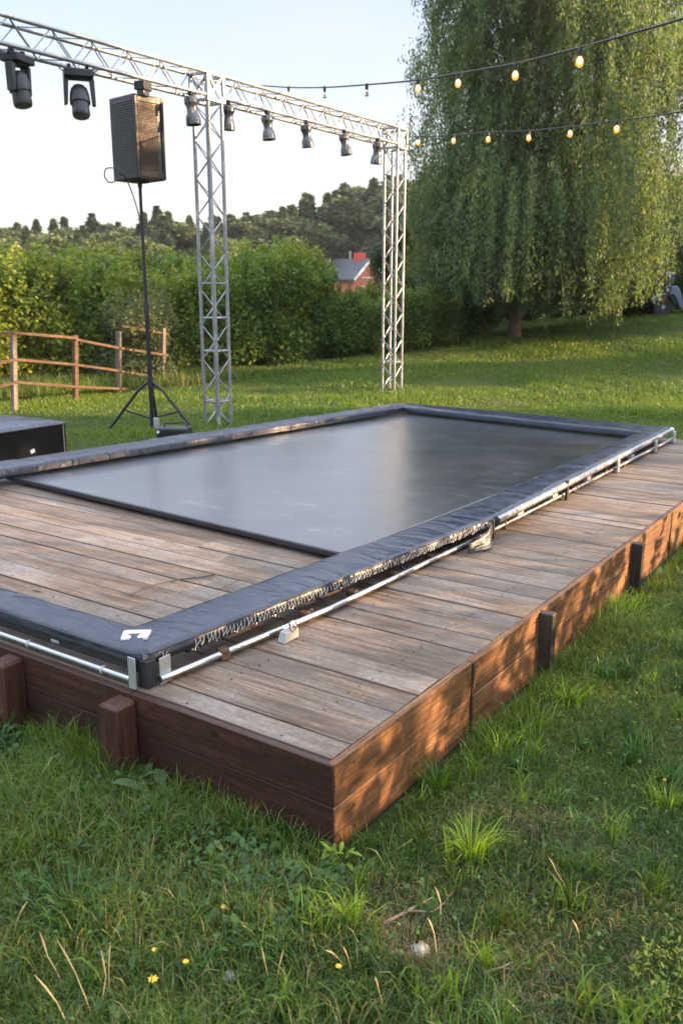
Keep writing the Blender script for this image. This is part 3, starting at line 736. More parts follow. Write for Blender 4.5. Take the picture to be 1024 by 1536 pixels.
# little wrapped knots and clamps that show in the gap
mb = MB()
for i in range(9):
    y = 2.5 + rr.random() * 6.2; x = -2.33 + .10 * min(1, (y - 2.15) / 2.6); s = rr.uniform(.012, .026)
    m = Matrix.Rotation(rr.uniform(0, 3), 3, 'Z') @ Matrix.Rotation(rr.uniform(0, 3), 3, 'X'); mb.box((x, y, .34 + rr.uniform(0, .04)), (s, s * rr.uniform(1, 2.4), s * .8), m)
tpart(mb, 'clamp', M['rubber'], .003)
for y in (2.52, 3.05, 3.42, 3.78, 4.15, 5.05, 6.3, 7.45):
    x = -2.335 + .10 * min(1, (y - 2.15) / 2.6); tpart(MB().box((x, y, .341), (.05, .045, .045), Matrix.Rotation(rr.uniform(-.5, .5), 3, 'Z')), 'wooden_wedge', M['rail'], .006)
# corner plates
tpart(MB().box((-2.418, 2.118, .378), (.040, .005, .128)), 'corner_plate', M['plate'], .0015)
tpart(MB().box((-2.385, 2.165, .372), (.05, .05, .112)), 'corner_foot', M['rubber'], .004)
mb = MB(); mb.box((-2.352, 2.225, .372), (.005, .058, .108)); tpart(mb, 'corner_plate', M['plate'], .0015)
# foot bracket with bolt
def foot(y, x, w=.10):
    mb = MB(); mb.add([(x + .02, y - w / 2, .319), (x + .02, y + w / 2, .319), (x + .02, y + w / 2, .362), (x + .02, y - w / 2 * .6, .362),
                       (x - .02, y - w / 2, .319), (x - .02, y + w / 2, .319), (x - .02, y + w / 2, .362), (x - .02, y - w / 2 * .6, .362)],
                      [(0, 1, 2, 3), (7, 6, 5, 4), (0, 4, 5, 1), (1, 5, 6, 2), (2, 6, 7, 3), (3, 7, 4, 0)])
    o = tpart(mb, 'foot_bracket', M['plate'], .002)
    b = MB().lathe([(.004, 0), (.022, 0), (.024, .004), (.024, .014), (.010, .016), (.009, .022), (.004, .024)], (x + .012, y + .01, .382), (1, 0, .15), 14).build('bolt', M['pipe'], o)
foot(2.83, -2.225)
# crumpled sheet guard where the pad changes
V = []; F = []; n, m = 16, 12
for i in range(n + 1):
    for j in range(m + 1):
        u, v = i / n, j / m; a = -.2 + u * 1.9
        y = 4.42 + .30 * u; x = -2.16 + .07 * math.sin(PI * u) * (1 - .5 * v) + .012 * noise.noise(Vector((u * 4, v * 4, 2)))
        z = .325 + v * (.05 + .075 * u) + .006 * noise.noise(Vector((u * 5, v * 5, 7)))
        V.append((x, y, z))
for i in range(n):
    for j in range(m): q = i * (m + 1) + j; F.append((q, q + 1, q + m + 2, q + m + 1))
o = tpart(MB().add(V, F), 'sheet_guard', M['guard'], smooth=70); sm = o.modifiers.new('thickness', 'SOLIDIFY'); sm.thickness = .003
tpart(MB().box((-2.165, 4.75, .385), (.02, .022, .13)), 'strap', M['rubber'], .003)
# uprights on the far half
tpart(MB().box((-2.185, 6.03, .386), (.018, .030, .142)), 'upright', M['darkpost'], .002)
for y, w in ((7.2, .05), (8.3, .05), (8.93, .06)):
    mb = MB(); mb.box((-2.19, y, .374), (.012, w, .112)); mb.box((-2.188, y - w * .6, .372), (.016, .010, .106)); tpart(mb, 'upright', M['plate'], .002)
for y in (5.3, 5.9, 6.6, 7.7):
    mb = MB(); mb.box((-2.24, y, .360), (.04, .09, .050)); mb.tube([(-2.24, y - .06, .345), (-2.25, y, .40), (-2.27, y + .05, .385)], .008, 8); tpart(mb, 'clamp_block', M['plate'], .006)
# white end cap
tpart(MB().lathe([(.005, 0), (.026, 0), (.028, .006), (.028, .03), (.02, .036), (.004, .038)], (BR_o.x + .014, BR_o.y - .03, .424), (0, 1, 0), 14), 'end_cap', M['white'])
# white bracket-shaped mark on the corner pad
def topz(x, y): return .4655
mk = [(183, 960), (183, 957), (190, 948), (228, 947), (222, 957), (207, 958.5), (212, 951.5), (198, 952), (195, 955.5), (201, 959)]
mk = [(181.5, 960), (186, 949), (191, 947.5), (227, 947), (220.5, 957.5), (206.5, 958.5), (206, 957), (214, 951.2), (194, 952), (190.5, 955), (197, 956.5), (195, 959.5)]
poly = [at_z(px, py, .467) for px, py in mk]
V = [(p.x, p.y, .474) for p in poly]; V += [(p.x, p.y, .462) for p in poly]; n = len(poly)
tpart(MB().add(V, [tuple(range(n - 1, -1, -1)), tuple(range(n, 2 * n))] + [(i, (i + 1) % n, n + (i + 1) % n, n + i) for i in range(n)]), 'pad_mark', M['white'], smooth=0)
tpart(MB().box((-2.875, 2.124, .398), (.048, .003, .012)), 'tag', M['plate'], .001)

# ------------------------------------------------------------------ truss
def chord_set(root, p0, p1, side, rc, bay, horiz, rl=.0068, skew=0, rungs=()):
    p0 = Vector(p0); p1 = Vector(p1); ax = (p1 - p0).normalized(); Lg = (p1 - p0).length
    a = Vector((1, 0, 0)); b = ax.cross(a).normalized()
    cor = [(-1, -1), (1, -1), (1, 1), (-1, 1)]; P = lambda c, t: p0 + ax * t + a * (c[0] * side / 2) + b * (c[1] * side / 2)
    iv = Matrix.Translation(root.location).inverted()
    for c in cor:
        MB().tube([P(c, 0), P(c, Lg)], rc, 14).build('chord', M['alu'], root).matrix_parent_inverse = iv
    nb = max(2, int(round(Lg / bay)))
    for f in range(4):
        c0, c1 = cor[f], cor[(f + 1) % 4]; mb = MB(); pts = []
        for i in range(nb + 1):
            t = Lg * i / nb; t = min(max(t, .02), Lg - .02); c = c0 if (i + f) % 2 == 0 else c1; pts.append(P(c, t))
        for q0, q1 in zip(pts, pts[1:]): mb.tube([q0, q1], rl, 8)
        mb.build('lacing', M['alu'], root).matrix_parent_inverse = iv
    for t in rungs:
        mb = MB()
        for f in range(4): mb.tube([P(cor[f], t), P(cor[(f + 1) % 4], t)], rl * 1.3, 8)
        mb.build('rung', M['alu'], root).matrix_parent_inverse = iv
    return P
XT = -8.0; SD = .24; ZB0, ZB1 = 4.03, 4.03 + .22
ZC = 4.16
def tower(y, x, label, rungs):
    z0 = gz(x, y) - .03
    root = empty('truss_tower', (x, y, z0), 0, label, 'truss tower', 'aluminium truss towers')
    iv = Matrix.Translation(root.location).inverted()
    chord_set(root, (x, y, z0 + .02), (x, y, 3.99), SD, .0225, .22, False, rungs=rungs)
    MB().box((x, y, z0 + .012), (.42, .42, .02)).build('base_plate', M['plate'], root, .003).matrix_parent_inverse = iv
    # corner block that joins the beams
    mb = MB(); 
    for sx in (-1, 1):
        for sy in (-1, 1): mb.bar((x + sx * .14, y + sy * .14, 3.97), (x + sx * .14, y + sy * .14, 4.295), .035, .035, (1, 0, 0))
    for z in (3.985, 4.28):
        for s in (-1, 1):
            mb.bar((x - .12, y + s * .14, z), (x + .12, y + s * .14, z), .035, .035); mb.bar((x + s * .14, y - .12, z), (x + s * .14, y + .12, z), .035, .035)
    mb.build('corner_block', M['alu'], root, .003).matrix_parent_inverse = iv
    mb = MB()
    for s in (-1, 1):
        mb.bar((x + .14, y - .13 * s, 4.0), (x + .14, y + .13 * s, 4.27), .012, .022); mb.bar((x - .13 * s, y - .14, 4.0), (x + .13 * s, y - .14, 4.27), .012, .022); mb.bar((x - .14, y - .13 * s, 4.0), (x - .14, y + .13 * s, 4.27), .012, .022)
    mb.build('corner_brace', M['alu'], root).matrix_parent_inverse = iv
    return root
T1Y, T2Y = 8.75, 13.30
tower(T1Y, XT, 'silver truss tower beside the speaker stand, nearer of the two', (.35, 1.0, 1.42, 1.85))
tower(T2Y, XT - .08, 'silver truss tower in front of the willow, farther of the two', (.5,))
def beam(y0, y1, label, x0=XT, x1=XT):
    root = empty('truss_beam', (x0, (y0 + y1) / 2, ZC), 0, label, 'truss beam', 'overhead truss beams')
    chord_set(root, (x0, y0, ZC), (x1, y1, ZC), .25, .0225, .25, True)
beam(2.2, T1Y - .16, 'silver overhead truss beam reaching left from the near tower, holding the moving heads')
beam(T1Y + .16, T2Y - .16, 'silver overhead truss beam between the two towers, holding small spotlights', XT, XT - .07)

# ------------------------------------------------------------------ hanging lamps
def par_can(px, py, tilt, rz, label, s=1.0, x=None):
    xx = (XT + .125) if x is None else x; p = at_x(px, py, xx); y = p.y; zb = ZC - .125 - .022
    root = empty('spotlight', (xx, y, zb), rz, label, 'spotlight', 'small spotlights under the truss')
    mb = MB(); mb.box((0, 0, -.012), (.05, .07, .05)); mb.tube([(0, 0, -.02), (0, 0, -.075)], .012, 8); mb.build('clamp', M['blackmetal'], root, .004)
    mb = MB(); w = .088 * s
    for sg in (-1, 1): mb.bar((0, sg * w, -.07), (0, sg * w, -.19), .03, .006, (1, 0, 0))
    mb.bar((0, -w, -.07), (0, w, -.07), .03, .006); mb.build('yoke', M['blackmetal'], root, .001)
    ax = Vector((math.sin(tilt), 0, -math.cos(tilt))); o = Vector((0, 0, -.115)) - ax * .055
    h = MB().lathe([(.02, -.015), (.066, -.01), (.076, .01), (.078, .055), (.066, .075), (.060, .095), (.056, .135), (.062, .165), (.076, .19), (.083, .235), (.086, .285), (.081, .287), (.078, .27), (.02, .262)], o, ax, 24)
    h.v = [tuple((Vector(v) - o) * s * .93 + o) for v in h.v]
    h = h.build('housing', M['lamp'], root)
    MB().lathe([(.01, .264 * .93), (.076 * .93, .264 * .93), (.073 * .93, .272 * .93), (.01, .276 * .93)], o, ax, 20).build('lens', M['lens'], h)
    return root
par_can(287, 160, .10, .3, 'small spotlight just left of the near tower top', 1.12)
par_can(343, 170, -.05, .6, 'small spotlight just right of the near tower top', 1.0)
par_can(401, 190, .10, .2, 'second small spotlight right of the near tower top', 1.08)
par_can(459, 202, .12, .9, 'third small spotlight right of the near tower top', 1.05)
par_can(516, 216, .16, .4, 'second small spotlight from the far tower top', 1.05)
par_can(566, 232, -.1, .2, 'small spotlight right beside the far tower top', 1.15)

def moving_head(y, rz, tilt, label, xx=XT + .02):
    root = empty('moving_head_light', (xx, y, ZC - .15), rz, label, 'stage light', 'moving head stage lights')
    mb = MB(); mb.box((0, 0, -.06), (.20, .30, .075)); mb.box((0, 0, -.105), (.14, .20, .02)); mb.build('base', M['black'], root, .012)
    mb = MB()
    for s in (-1, 1): mb.box((0, s * .09, -.0), (.045, .035, .06))
    for s in (-1, 1): mb.tube([(0, s * .15, -.04), (.03, s * .19, -.02), (0, s * .15, 0)], .008, 8)
    mb.build('clamp', M['blackmetal'], root, .004)
    mb = MB()
    for s in (-1, 1):
        mb.add([(-.05, s * .105, -.11), (.05, s * .105, -.11), (.045, s * .155, -.11), (-.045, s * .155, -.11),
                (-.045, s * .125, -.36), (.045, s * .125, -.36), (.035, s * .160, -.37), (-.035, s * .160, -.37)],
               [(0, 1, 2, 3), (7, 6, 5, 4), (0, 4, 5, 1), (1, 5, 6, 2), (2, 6, 7, 3), (3, 7, 4, 0)])
    mb.box((0, 0, -.112), (.09, .31, .018)); mb.build('yoke', M['black'], root, .012)
    ax = Vector((math.sin(tilt), 0, -math.cos(tilt))); o = Vector((0, 0, -.30)) - ax * .10
    h = MB().lathe([(.02, -.04), (.06, -.03), (.085, .0), (.098, .05), (.105, .12), (.105, .15), (.090, .155), (.088, .19), (.092, .25), (.090, .275), (.080, .292), (.02, .296)], o, ax, 28).build('head', M['black'], root)
    MB().lathe([(.01, .295), (.072, .294), (.055, .302), (.01, .306)], o, ax, 24).build('lens', M['lens'], h)
moving_head(6.03, R(20), .15, 'black moving head stage light, leftmost on the beam')
moving_head(6.77, R(-35), .30, 'black moving head stage light, second from the left on the beam')
# small black clamp device above the speaker
root = empty('truss_clamp', (XT + .1, 7.60, ZC - .15), R(15), 'black square clamp block hanging from the beam above the loudspeaker', 'clamp')
MB().box((0, 0, -.05), (.13, .17, .09)).build('clamp_body', M['black'], root, .008); MB().box((0, 0, -.12), (.09, .13, .07)).build('clamp_socket', M['lamp'], root, .01)
MB().tube([(.0, -.05, -.015), (0, -.05, .02)], .012, 8).tube([(.0, .05, -.015), (0, .05, .02)], .012, 8).build('hook', M['blackmetal'], root)

# ------------------------------------------------------------------ loudspeaker on tripod
SX, SY = -8.42, 7.97
sg = gz(SX, SY)
st = empty('speaker_stand', (SX, SY, sg), 0, 'tall black tripod stand carrying the loudspeaker beside the near tower', 'speaker stand')
MB().tube([(0, 0, .02), (0, 0, 1.6)], .028, 14).build('pole', M['blackmetal'], st)
MB().tube([(0, 0, 1.55), (0, 0, 3.02 - sg)], .020, 14).build('pole', M['blackmetal'], st)
MB().tube([(0, 0, 1.50), (0, 0, 1.62)], .034, 14).build('collar', M['black'], st)
MB().tube([(0, 0, .56), (0, 0, .70)], .038, 14).build('collar', M['black'], st)
for a in (R(34.5 + 180) - .18, R(34.5) - .25, R(34.5 + 90) + .1):
    c, s = math.cos(a), math.sin(a)
    lg = MB().tube([(c * .03, s * .03, .63), (c * .17, s * .17, .52), (c * .58, s * .58, .03)], .019, 12).build('leg', M['blackmetal'], st)
    MB().tube([(c * .56, s * .56, .05), (c * .60, s * .60, .0)], .026, 12).build('rubber_foot', M['rubber'], lg)
    MB().bar((0, 0, .16), (c * .38, s * .38, .27), .012, .02).build('brace', M['blackmetal'], st)
MB().box((.06, .02, .10), (.07, .06, .16), Matrix.Rotation(.3, 3, 'Z')).build('junction_box', M['plate'], st, .005)

sp = empty('loudspeaker', (SX, SY, 3.03), YAW + R(45 + 2), 'large black ribbed loudspeaker on the tripod stand', 'loudspeaker')
SWx, SWy, SH = .40, .50, .92
# trapezoid cabinet
mb = MB(); mb.prism([(-SWx / 2, -SWy / 2), (SWx / 2, -SWy / 2), (SWx / 2, SWy / 2), (-SWx / 2, SWy / 2)], 0, SH); mb.build('cabinet', M['speaker'] if 'speaker' in M else M['black'], sp, .012)
mb = MB(); n = 30          # ribbed side facing the camera's left  (-y face of local frame ... both visible faces)
for k in range(n):
    z = .07 + (SH - .14) * k / (n - 1)
    mb.box((-SWx / 2 - .004 + 0, 0, z), (.010, SWy * .86, .012))
mb.build('side_ribs', M['black'], sp, .003)
M['grille'] = simple('bronze_grille', (.060, .029, .015), .42, .3, .35, 10, .1)
M['grillefr'] = simple('grille_frame', (.022, .017, .013), .45, .2, .3, 10, .1)
mb = MB(); x0 = SWx * .5
for sgn in (-1, 1): mb.box((sgn * (SWx / 2 - .018), -SWy / 2 - .008, SH / 2), (.036, .016, SH - .02))
for z in (.06, SH - .045): mb.box((0, -SWy / 2 - .008, z), (SWx - .075, .016, .075 if z < .5 else .07))
mb.build('grille_frame', M['grillefr'], sp, .004)
mb = MB()
for k in range(44):
    z = .11 + (SH - .205) * k / 43; mb.box((-.028, -SWy / 2 - .005, z), (SWx * .63, .010, .008))
mb.build('grille', M['grille'], sp, .002)
mb = MB()
for k in range(34):
    z = .11 + (SH - .205) * k / 33; mb.box((.127, -SWy / 2 - .004, z), (.036, .008, .010))
mb.build('grille_vent', M['lamp'], sp, .002)
MB().box((0, 0, -.012), (.16, .16, .022)).tube([(0, 0, -.07), (0, 0, -.01)], .028, 12).build('mount_socket', M['blackmetal'], sp, .003)
# cable loop
def wp(px, py, k_off=0): 
    p = at_d(px, py, math.hypot(SX, SY) + k_off); return p
pts = [wp(170, 252, -.3), wp(160, 253, -.3), wp(157, 263, -.3), wp(163, 273, -.3), wp(172, 272, -.25), wp(178, 262, -.2), wp(186, 264, -.15), wp(194, 278, -.1), wp(202, 300), wp(210, 328), wp(214, 345), wp(217, 380), wp(222, 470), wp(228, 560), wp(231, 625)]
def smooth_pts(P, n=6):
    out = []
    for i in range(len(P) - 1):
        p0, p1, p2, p3 = P[max(i - 1, 0)], P[i], P[i + 1], P[min(i + 2, len(P) - 1)]
        for k in range(n):
            t = k / n; out.append(.5 * ((2 * p1) + (-p0 + p2) * t + (2 * p0 - 5 * p1 + 4 * p2 - p3) * t * t + (-p0 + 3 * p1 - 3 * p2 + p3) * t ** 3))
    return out + [P[-1]]
set_tag(MB().tube(smooth_pts(pts), .007, 7).build('speaker_cable', M['cable'], None), 'thin black cable looping from the loudspeaker down its stand', 'cable')
# power unit among the tripod legs
p = at_z(262, 655, .12); g0 = gz(p.x, p.y)
am = empty('power_box', (p.x, p.y, g0), YAW + R(-6), 'small black power box with a handle at the foot of the speaker stand', 'power box')
MB().box((0, 0, .15), (.36, .22, .16)).build('box_body', M['black'], am, .015)
MB().box((0, -.113, .15), (.30, .006, .10)).build('front_panel', M['blackmetal'], am, .002)
MB().tube([(-.12, 0, .225), (-.10, 0, .27), (.12, 0, .285), (.16, 0, .225)], .010, 8).build('handle', M['blackmetal'], am)
MB().box((-.16, -.1, .035), (.05, .05, .07)).box((.16, -.1, .035), (.05, .05, .07)).box((-.16, .1, .035), (.05, .05, .07)).box((.16, .1, .035), (.05, .05, .07)).build('box_feet', M['rubber'], am)
MB().lathe([(.012, 0), (.016, .001), (.016, .006), (.004, .008)], (-.155, -.116, .185), (0, -1, 0), 12).build('dial', M['white'], am)

# padded black case at the left
cs = empty('equipment_case', (-7.75, 5.0, gz(-7.75, 5.0)), 0, 'large black padded equipment case with a vinyl top at the left edge', 'equipment case')
def rbox(x0, x1, y0, y1, z0, z1, r=.06, n=5, dome=0):
    poly = []
    for cx, cy, a0 in ((x1 - r, y1 - r, 0), (x0 + r, y1 - r, 90), (x0 + r, y0 + r, 180), (x1 - r, y0 + r, 270)):
        for k in range(n + 1): a = R(a0 + 90 * k / n); poly.append((cx + r * math.cos(a), cy + r * math.sin(a)))
    return poly
cb = rbox(-.45, .45, -1.3, .78, 0, .4, .10)
MB().prism(cb, 0, .46).build('case_body', M['case'], cs, .01)
V = []; F = []; nn = len(cb); rings = 8
for j in range(rings):
    t = j / (rings - 1); s = 1 - .98 * t ** 1.3; z = .468 + .06 * (1 - (1 - t) ** 3)
    for x, y in cb:
        cx, cy = 0, -.26; xx, yy = cx + (x - cx) * s * 1.012, cy + (y - cy) * s * 1.006
        V.append((xx, yy, z + .010 * noise.noise(Vector((xx * 3, yy * 6, 1))) * min(1, t * 4)))
for j in range(rings - 1):
    for k in range(nn): F.append((j * nn + k, j * nn + (k + 1) % nn, (j + 1) * nn + (k + 1) % nn, (j + 1) * nn + k))
MB().add(V, F).build('case_cover', M['pad'], cs, smooth=60)
pp = [Vector((x * 1.012, y * 1.006, .465)) for x, y in cb]; pp.append(pp[0]); MB().tube(pp, .008, 7).build('piping', M['skirt'], cs)
MB().tube([(.452, .70, .02), (.454, .70, .46)], .005, 6).build('seam', M['cord'], cs)
q = at_x(50, 677, -7.29); MB().box((.453, q.y - 5.0, q.z - cs.location.z), (.006, .05, .035), Matrix.Rotation(.3, 3, 'X')).build('sticker', M['white'], cs, .002)

# ------------------------------------------------------------------ festoon lights
def festoon(name, P, bulbs, label, lit, br):
    pts = [Vector(p) for p in P]; root = empty(name, pts[0], 0, label, 'string lights', 'festoon string lights'); iv = Matrix.Translation(root.location).inverted()
    sp_ = smooth_pts(pts, 8); MB().tube(sp_, .0085, 8).build('cable', M['cable'], root).matrix_parent_inverse = iv
    for p, on in zip(bulbs, lit):
        p = Vector(p)
        h = MB().tube([p + Vector((0, 0, .014)), p, p + Vector((0, 0, -.018)), p + Vector((0, 0, -.052))], [.012, .019, .021, .017], 12).build('lamp_holder', M['cable'], root); h.matrix_parent_inverse = iv
        prof = [(.013, 0), (.017, -.010), (.026, -.026), (.031, -.044), (.028, -.062), (.016, -.076), (.002, -.081)]
        b = MB().lathe([(r * br, z * br) for r, z in prof], p + Vector((0, 0, -.050)), (0, 0, 1), 16).build('bulb', M['bulb_on' if on else 'bulb_off'], h)
        MB().tube([p + Vector((0, 0, -.058)), p + Vector((0, 0, -.075)), p + Vector((0, 0, -.10))], [.008, .021, .008], 8).build('filament', M['bulb_core' if on else 'plate'], b)
def kd(px, py, k): d = ray(px, py); return CP + d * (k / FPX)
cab1 = [(362, 126, 13.6), (375, 127, 13.2), (433, 131, 12.0), (487, 131, 11.0), (550, 127, 10.1), (627, 120, 9.2), (687, 110, 8.5), (773, 95, 7.5), (870, 71, 6.5), (960, 46, 5.7), (1024, 27, 5.2), (1150, -20, 4.4), (1330, -110, 3.6)]
bl1 = [(433, 130, 12.0), (487, 130, 11.0), (550, 126, 10.1), (627, 118, 9.2), (687, 109, 8.5), (773, 95, 7.5), (870, 72, 6.5), (1150, -20, 4.4)]
festoon('string_lights', [kd(*c) for c in cab1], [kd(a, b + 1, c) for a, b, c in bl1], 'upper string of festoon bulbs rising to the top right from the near tower', [0, 0, 0, 1, 1, 1, 1, 1], .95)
cab2 = [(603, 206, 15.6), (627, 205, 15.0), (680, 203, 14.2), (732, 198, 13.3), (793, 196, 12.4), (855, 190, 11.5), (925, 181, 10.6), (1000, 171, 9.8), (1100, 150, 9.0), (1250, 100, 8)]
bl2 = [(627, 204, 15.0), (680, 201, 14.2), (732, 198, 13.3), (793, 195, 12.4), (855, 188, 11.5), (925, 180, 10.6)]
festoon('string_lights', [kd(*c) for c in cab2], [kd(a, b + 1, c) for a, b, c in bl2], 'lower string of six lit festoon bulbs running right from the far tower', [1] * 6, 1.1)

# ------------------------------------------------------------------ fence
fn = empty('wooden_fence', (*at_d(113, 590, 15.2).xy, 0), 0, 'weathered post and rail fence in front of the hedge at left', 'fence')
fiv = Matrix.Translation(fn.location).inverted()
fp = [(-70, 12.9), (20, 13.9), (113, 15.0), (178, 16.0), (245, 17.0)]
tops = [505, 497, 503, 497, 492]
xy = []
for (px, d), tp in zip(fp, tops):
    p = at_d(px, 600, d); t = at_d(px, tp, d); x, y = p.x, p.y; xy.append((px, d))
    o = MB().bar((x, y, gz(x, y) - .1), (t.x, t.y, t.z), .075, .075, (1, 0, 0)).build('post', M['fence'] if px not in (113,) else M['rail'], fn, .006); o.matrix_parent_inverse = fiv
def rail(a, ya, b, yb, w=.042):
    p = at_d(a[0], ya, a[1] - .06); q = at_d(b[0], yb, b[1] - .06)
    o = MB().bar(p, q, .03, w).build('rail', M['rail'], fn, .004); o.matrix_parent_inverse = fiv
rail(fp[1], 499, fp[2], 507); rail(fp[2], 509, fp[3], 522); rail(fp[3], 522, (252, 17.1), 533)
rail(fp[1], 539, fp[2], 547); rail(fp[2], 547, fp[3], 556); rail(fp[3], 556, (258, 17.1), 570)
rail(fp[1], 573, fp[2], 580); rail(fp[2], 580, fp[3], 583); rail(fp[3], 583, (215, 16.5), 584)
rail(fp[0], 505, fp[1], 499); rail(fp[0], 560, fp[1], 540); rail(fp[0], 596, fp[1], 575)
rail((183, 16.6), 489, (252, 17.1), 501)

# ------------------------------------------------------------------ foliage
def leaf_quads(P, size, r, flat=.5, droop=0, aspect=.5, outd=None):
    n = len(P); az = r.uniform(0, 2 * PI, n); el = r.normal(0, flat, n) - droop
    D = np.stack([np.cos(az) * np.cos(el), np.sin(az) * np.cos(el), np.sin(el)], 1)
    q = r.normal(0, 1, (n, 3)); S = np.cross(D, q); S /= np.linalg.norm(S, axis=1)[:, None] + 1e-9
    s = size * r.uniform(.6, 1.4, n)[:, None]
    V = np.stack([P - D * s * .5, P + S * s * aspect * .5, P + D * s * .5, P - S * s * aspect * .5], 1).reshape(-1, 3)
    T = np.arange(4 * n).reshape(-1, 4); return V, T
def blob_points(blobs, n, r, shell=.55):
    w = np.array([b[3] * b[4] * b[5] for b in blobs]) ** .75; w /= w.sum(); idx = r.choice(len(blobs), n, p=w)
    B = np.array(blobs)[idx]; u = r.normal(0, 1, (n, 3)); u /= np.linalg.norm(u, axis=1)[:, None]
    rad = shell + (1 - shell) * r.random(n) ** .6; rad *= 1 + r.normal(0, .10, n)
    return B[:, :3] + u * B[:, 3:6] * rad[:, None], idx
def tint_for(P, r, c0, c1, sc=.9, seed=0, idx=None):
    n = len(P); a = .5 + .3 * vnoise(P[:, 0] + P[:, 2], P[:, 1] - P[:, 2], sc, seed) + r.normal(0, .22, n)
    if idx is not None: rr_ = np.random.default_rng(seed + 9).normal(0, .28, idx.max() + 1); a = a + rr_[idx]
    a = np.clip(a, 0, 1)[:, None]; c = np.array(c0) * (1 - a) + np.array(c1) * a
    return c * r.uniform(.75, 1.25, (n, 1))
def limbs(root, base, tips, r0, mat, name='trunk', seed=0):
    rr_ = random.Random(seed); mb = MB(); 
    for i, tp in enumerate(tips):
        tp = Vector(tp); b = Vector(base); m1 = b.lerp(tp, .35) + Vector((rr_.uniform(-.1, .1), rr_.uniform(-.1, .1), .12 * tp.z * .3)); m2 = b.lerp(tp, .7) + Vector((rr_.uniform(-.12, .12), rr_.uniform(-.12, .12), .1))
        k = 1.0 if i == 0 else .6
        mb.tube([b, m1, m2, tp], [r0 * k, r0 * .72 * k, r0 * .42 * k, r0 * .12 * k], 9)
    return mb.build(name, mat, root)

def bush_proto(w, h, nleaf, size, c0, c1, seed, name='bush'):
    r = np.random.default_rng(seed); root = empty(name)
    blobs = []
    for k in range(22):
        a = r.uniform(0, 6.28); q = w * .36 * math.sqrt(r.random()); z = r.uniform(.12, .80) * h; sh = 1 - .35 * (z / h)
        rad = r.uniform(.16, .27) * w
        blobs.append((q * math.cos(a) * sh, q * math.sin(a) * sh, z, rad, rad, rad * r.uniform(.8, 1.3)))
    for k in range(26):        # shoots standing out of the top
        a = r.uniform(0, 6.28); q = w * .42 * math.sqrt(r.random()); blobs.append((q * math.cos(a), q * math.sin(a), h * r.uniform(.70, 1.0), .09 * w, .09 * w, .20 * h * r.uniform(.5, 1.2)))
    for k in range(15):        # long loose shoots
        a = r.uniform(0, 6.28); q = w * .36 * math.sqrt(r.random()); blobs.append((q * math.cos(a), q * math.sin(a), h * r.uniform(.92, 1.08), .035 * w, .035 * w, .17 * h))
    P, idx = blob_points(blobs, nleaf, r, .45); P[:, 2] = np.abs(P[:, 2]) * .985 + .02
    V, T = leaf_quads(P, size, r, .55, .15, .55); c = tint_for(P, r, c0, c1, 1.4, seed, idx)
    np_mesh('foliage', V, T, np.repeat(c, 4, 0), M['leaf'], root)
    r2 = random.Random(seed)
    limbs(root, (0, 0, -.1), [(r2.uniform(-.35, .35) * w, r2.uniform(-.35, .35) * w, h * r2.uniform(.55, .85)) for _ in range(7)], .045, M['bark'], 'stem', seed)
    return root
def place(root, x, y, z, rz, s, label, cat, group, first):
    o = root if first else copy_tree(root); o.location = (x, y, z); o.rotation_euler = (0, 0, rz); o.scale = (s, s, s if not isinstance(s, tuple) else 1)
    set_tag(o, label, cat, group); return o

# broad dark trees right of the willow and behind the hedge
def tree_proto(name, w, h, clear, nleaf, size, c0, c1, seed, mat='leaf', nb=26, trunk=.16, shell=.5):
    r = np.random.default_rng(seed); root = empty(name); blobs = []; tips = []
    for k in range(nb):
        a = r.uniform(0, 6.28); zt = clear + (h - clear) * r.uniform(.05, .95); pr = math.sin(PI * min(.98, .15 + .8 * (zt - clear) / (h - clear))) ** .7
        q = w * .38 * math.sqrt(r.random()) * pr; rad = r.uniform(.12, .22) * w
        blobs.append((q * math.cos(a), q * math.sin(a), zt, rad, rad, rad * .75)); tips.append((q * math.cos(a), q * math.sin(a), zt))
    P, idx = blob_points(blobs, nleaf, r, shell); V, T = leaf_quads(P, size, r, .5, .2, .6); c = tint_for(P, r, c0, c1, .8, seed, idx)
    np_mesh('crown', V, T, np.repeat(c, 4, 0), M[mat], root)
    limbs(root, (0, 0, -.2), [(0, 0, h * .85)] + tips[:10], trunk, M['bark'], 'trunk', seed); return root
protos = [bush_proto(2.5, 2.5, 21000, .105, (.085, .145, .024), (.250, .285, .050), 51),
          bush_proto(2.3, 2.6, 21000, .10, (.070, .138, .026), (.200, .260, .044), 52),
          bush_proto(2.7, 2.4, 21000, .115, (.058, .122, .024), (.160, .230, .044), 53),
          bush_proto(2.2, 2.0, 19000, .080, (.070, .100, .050), (.140, .165, .080), 54)]
kinds = ['yellow green leafy bush in the hedge row behind the fence and towers', 'bright mid green bush in the hedge row behind the fence and towers',
         'dense darker green bush in the hedge row behind the fence and towers']
used = [False] * 4; rb = random.Random(12)
hedge = []
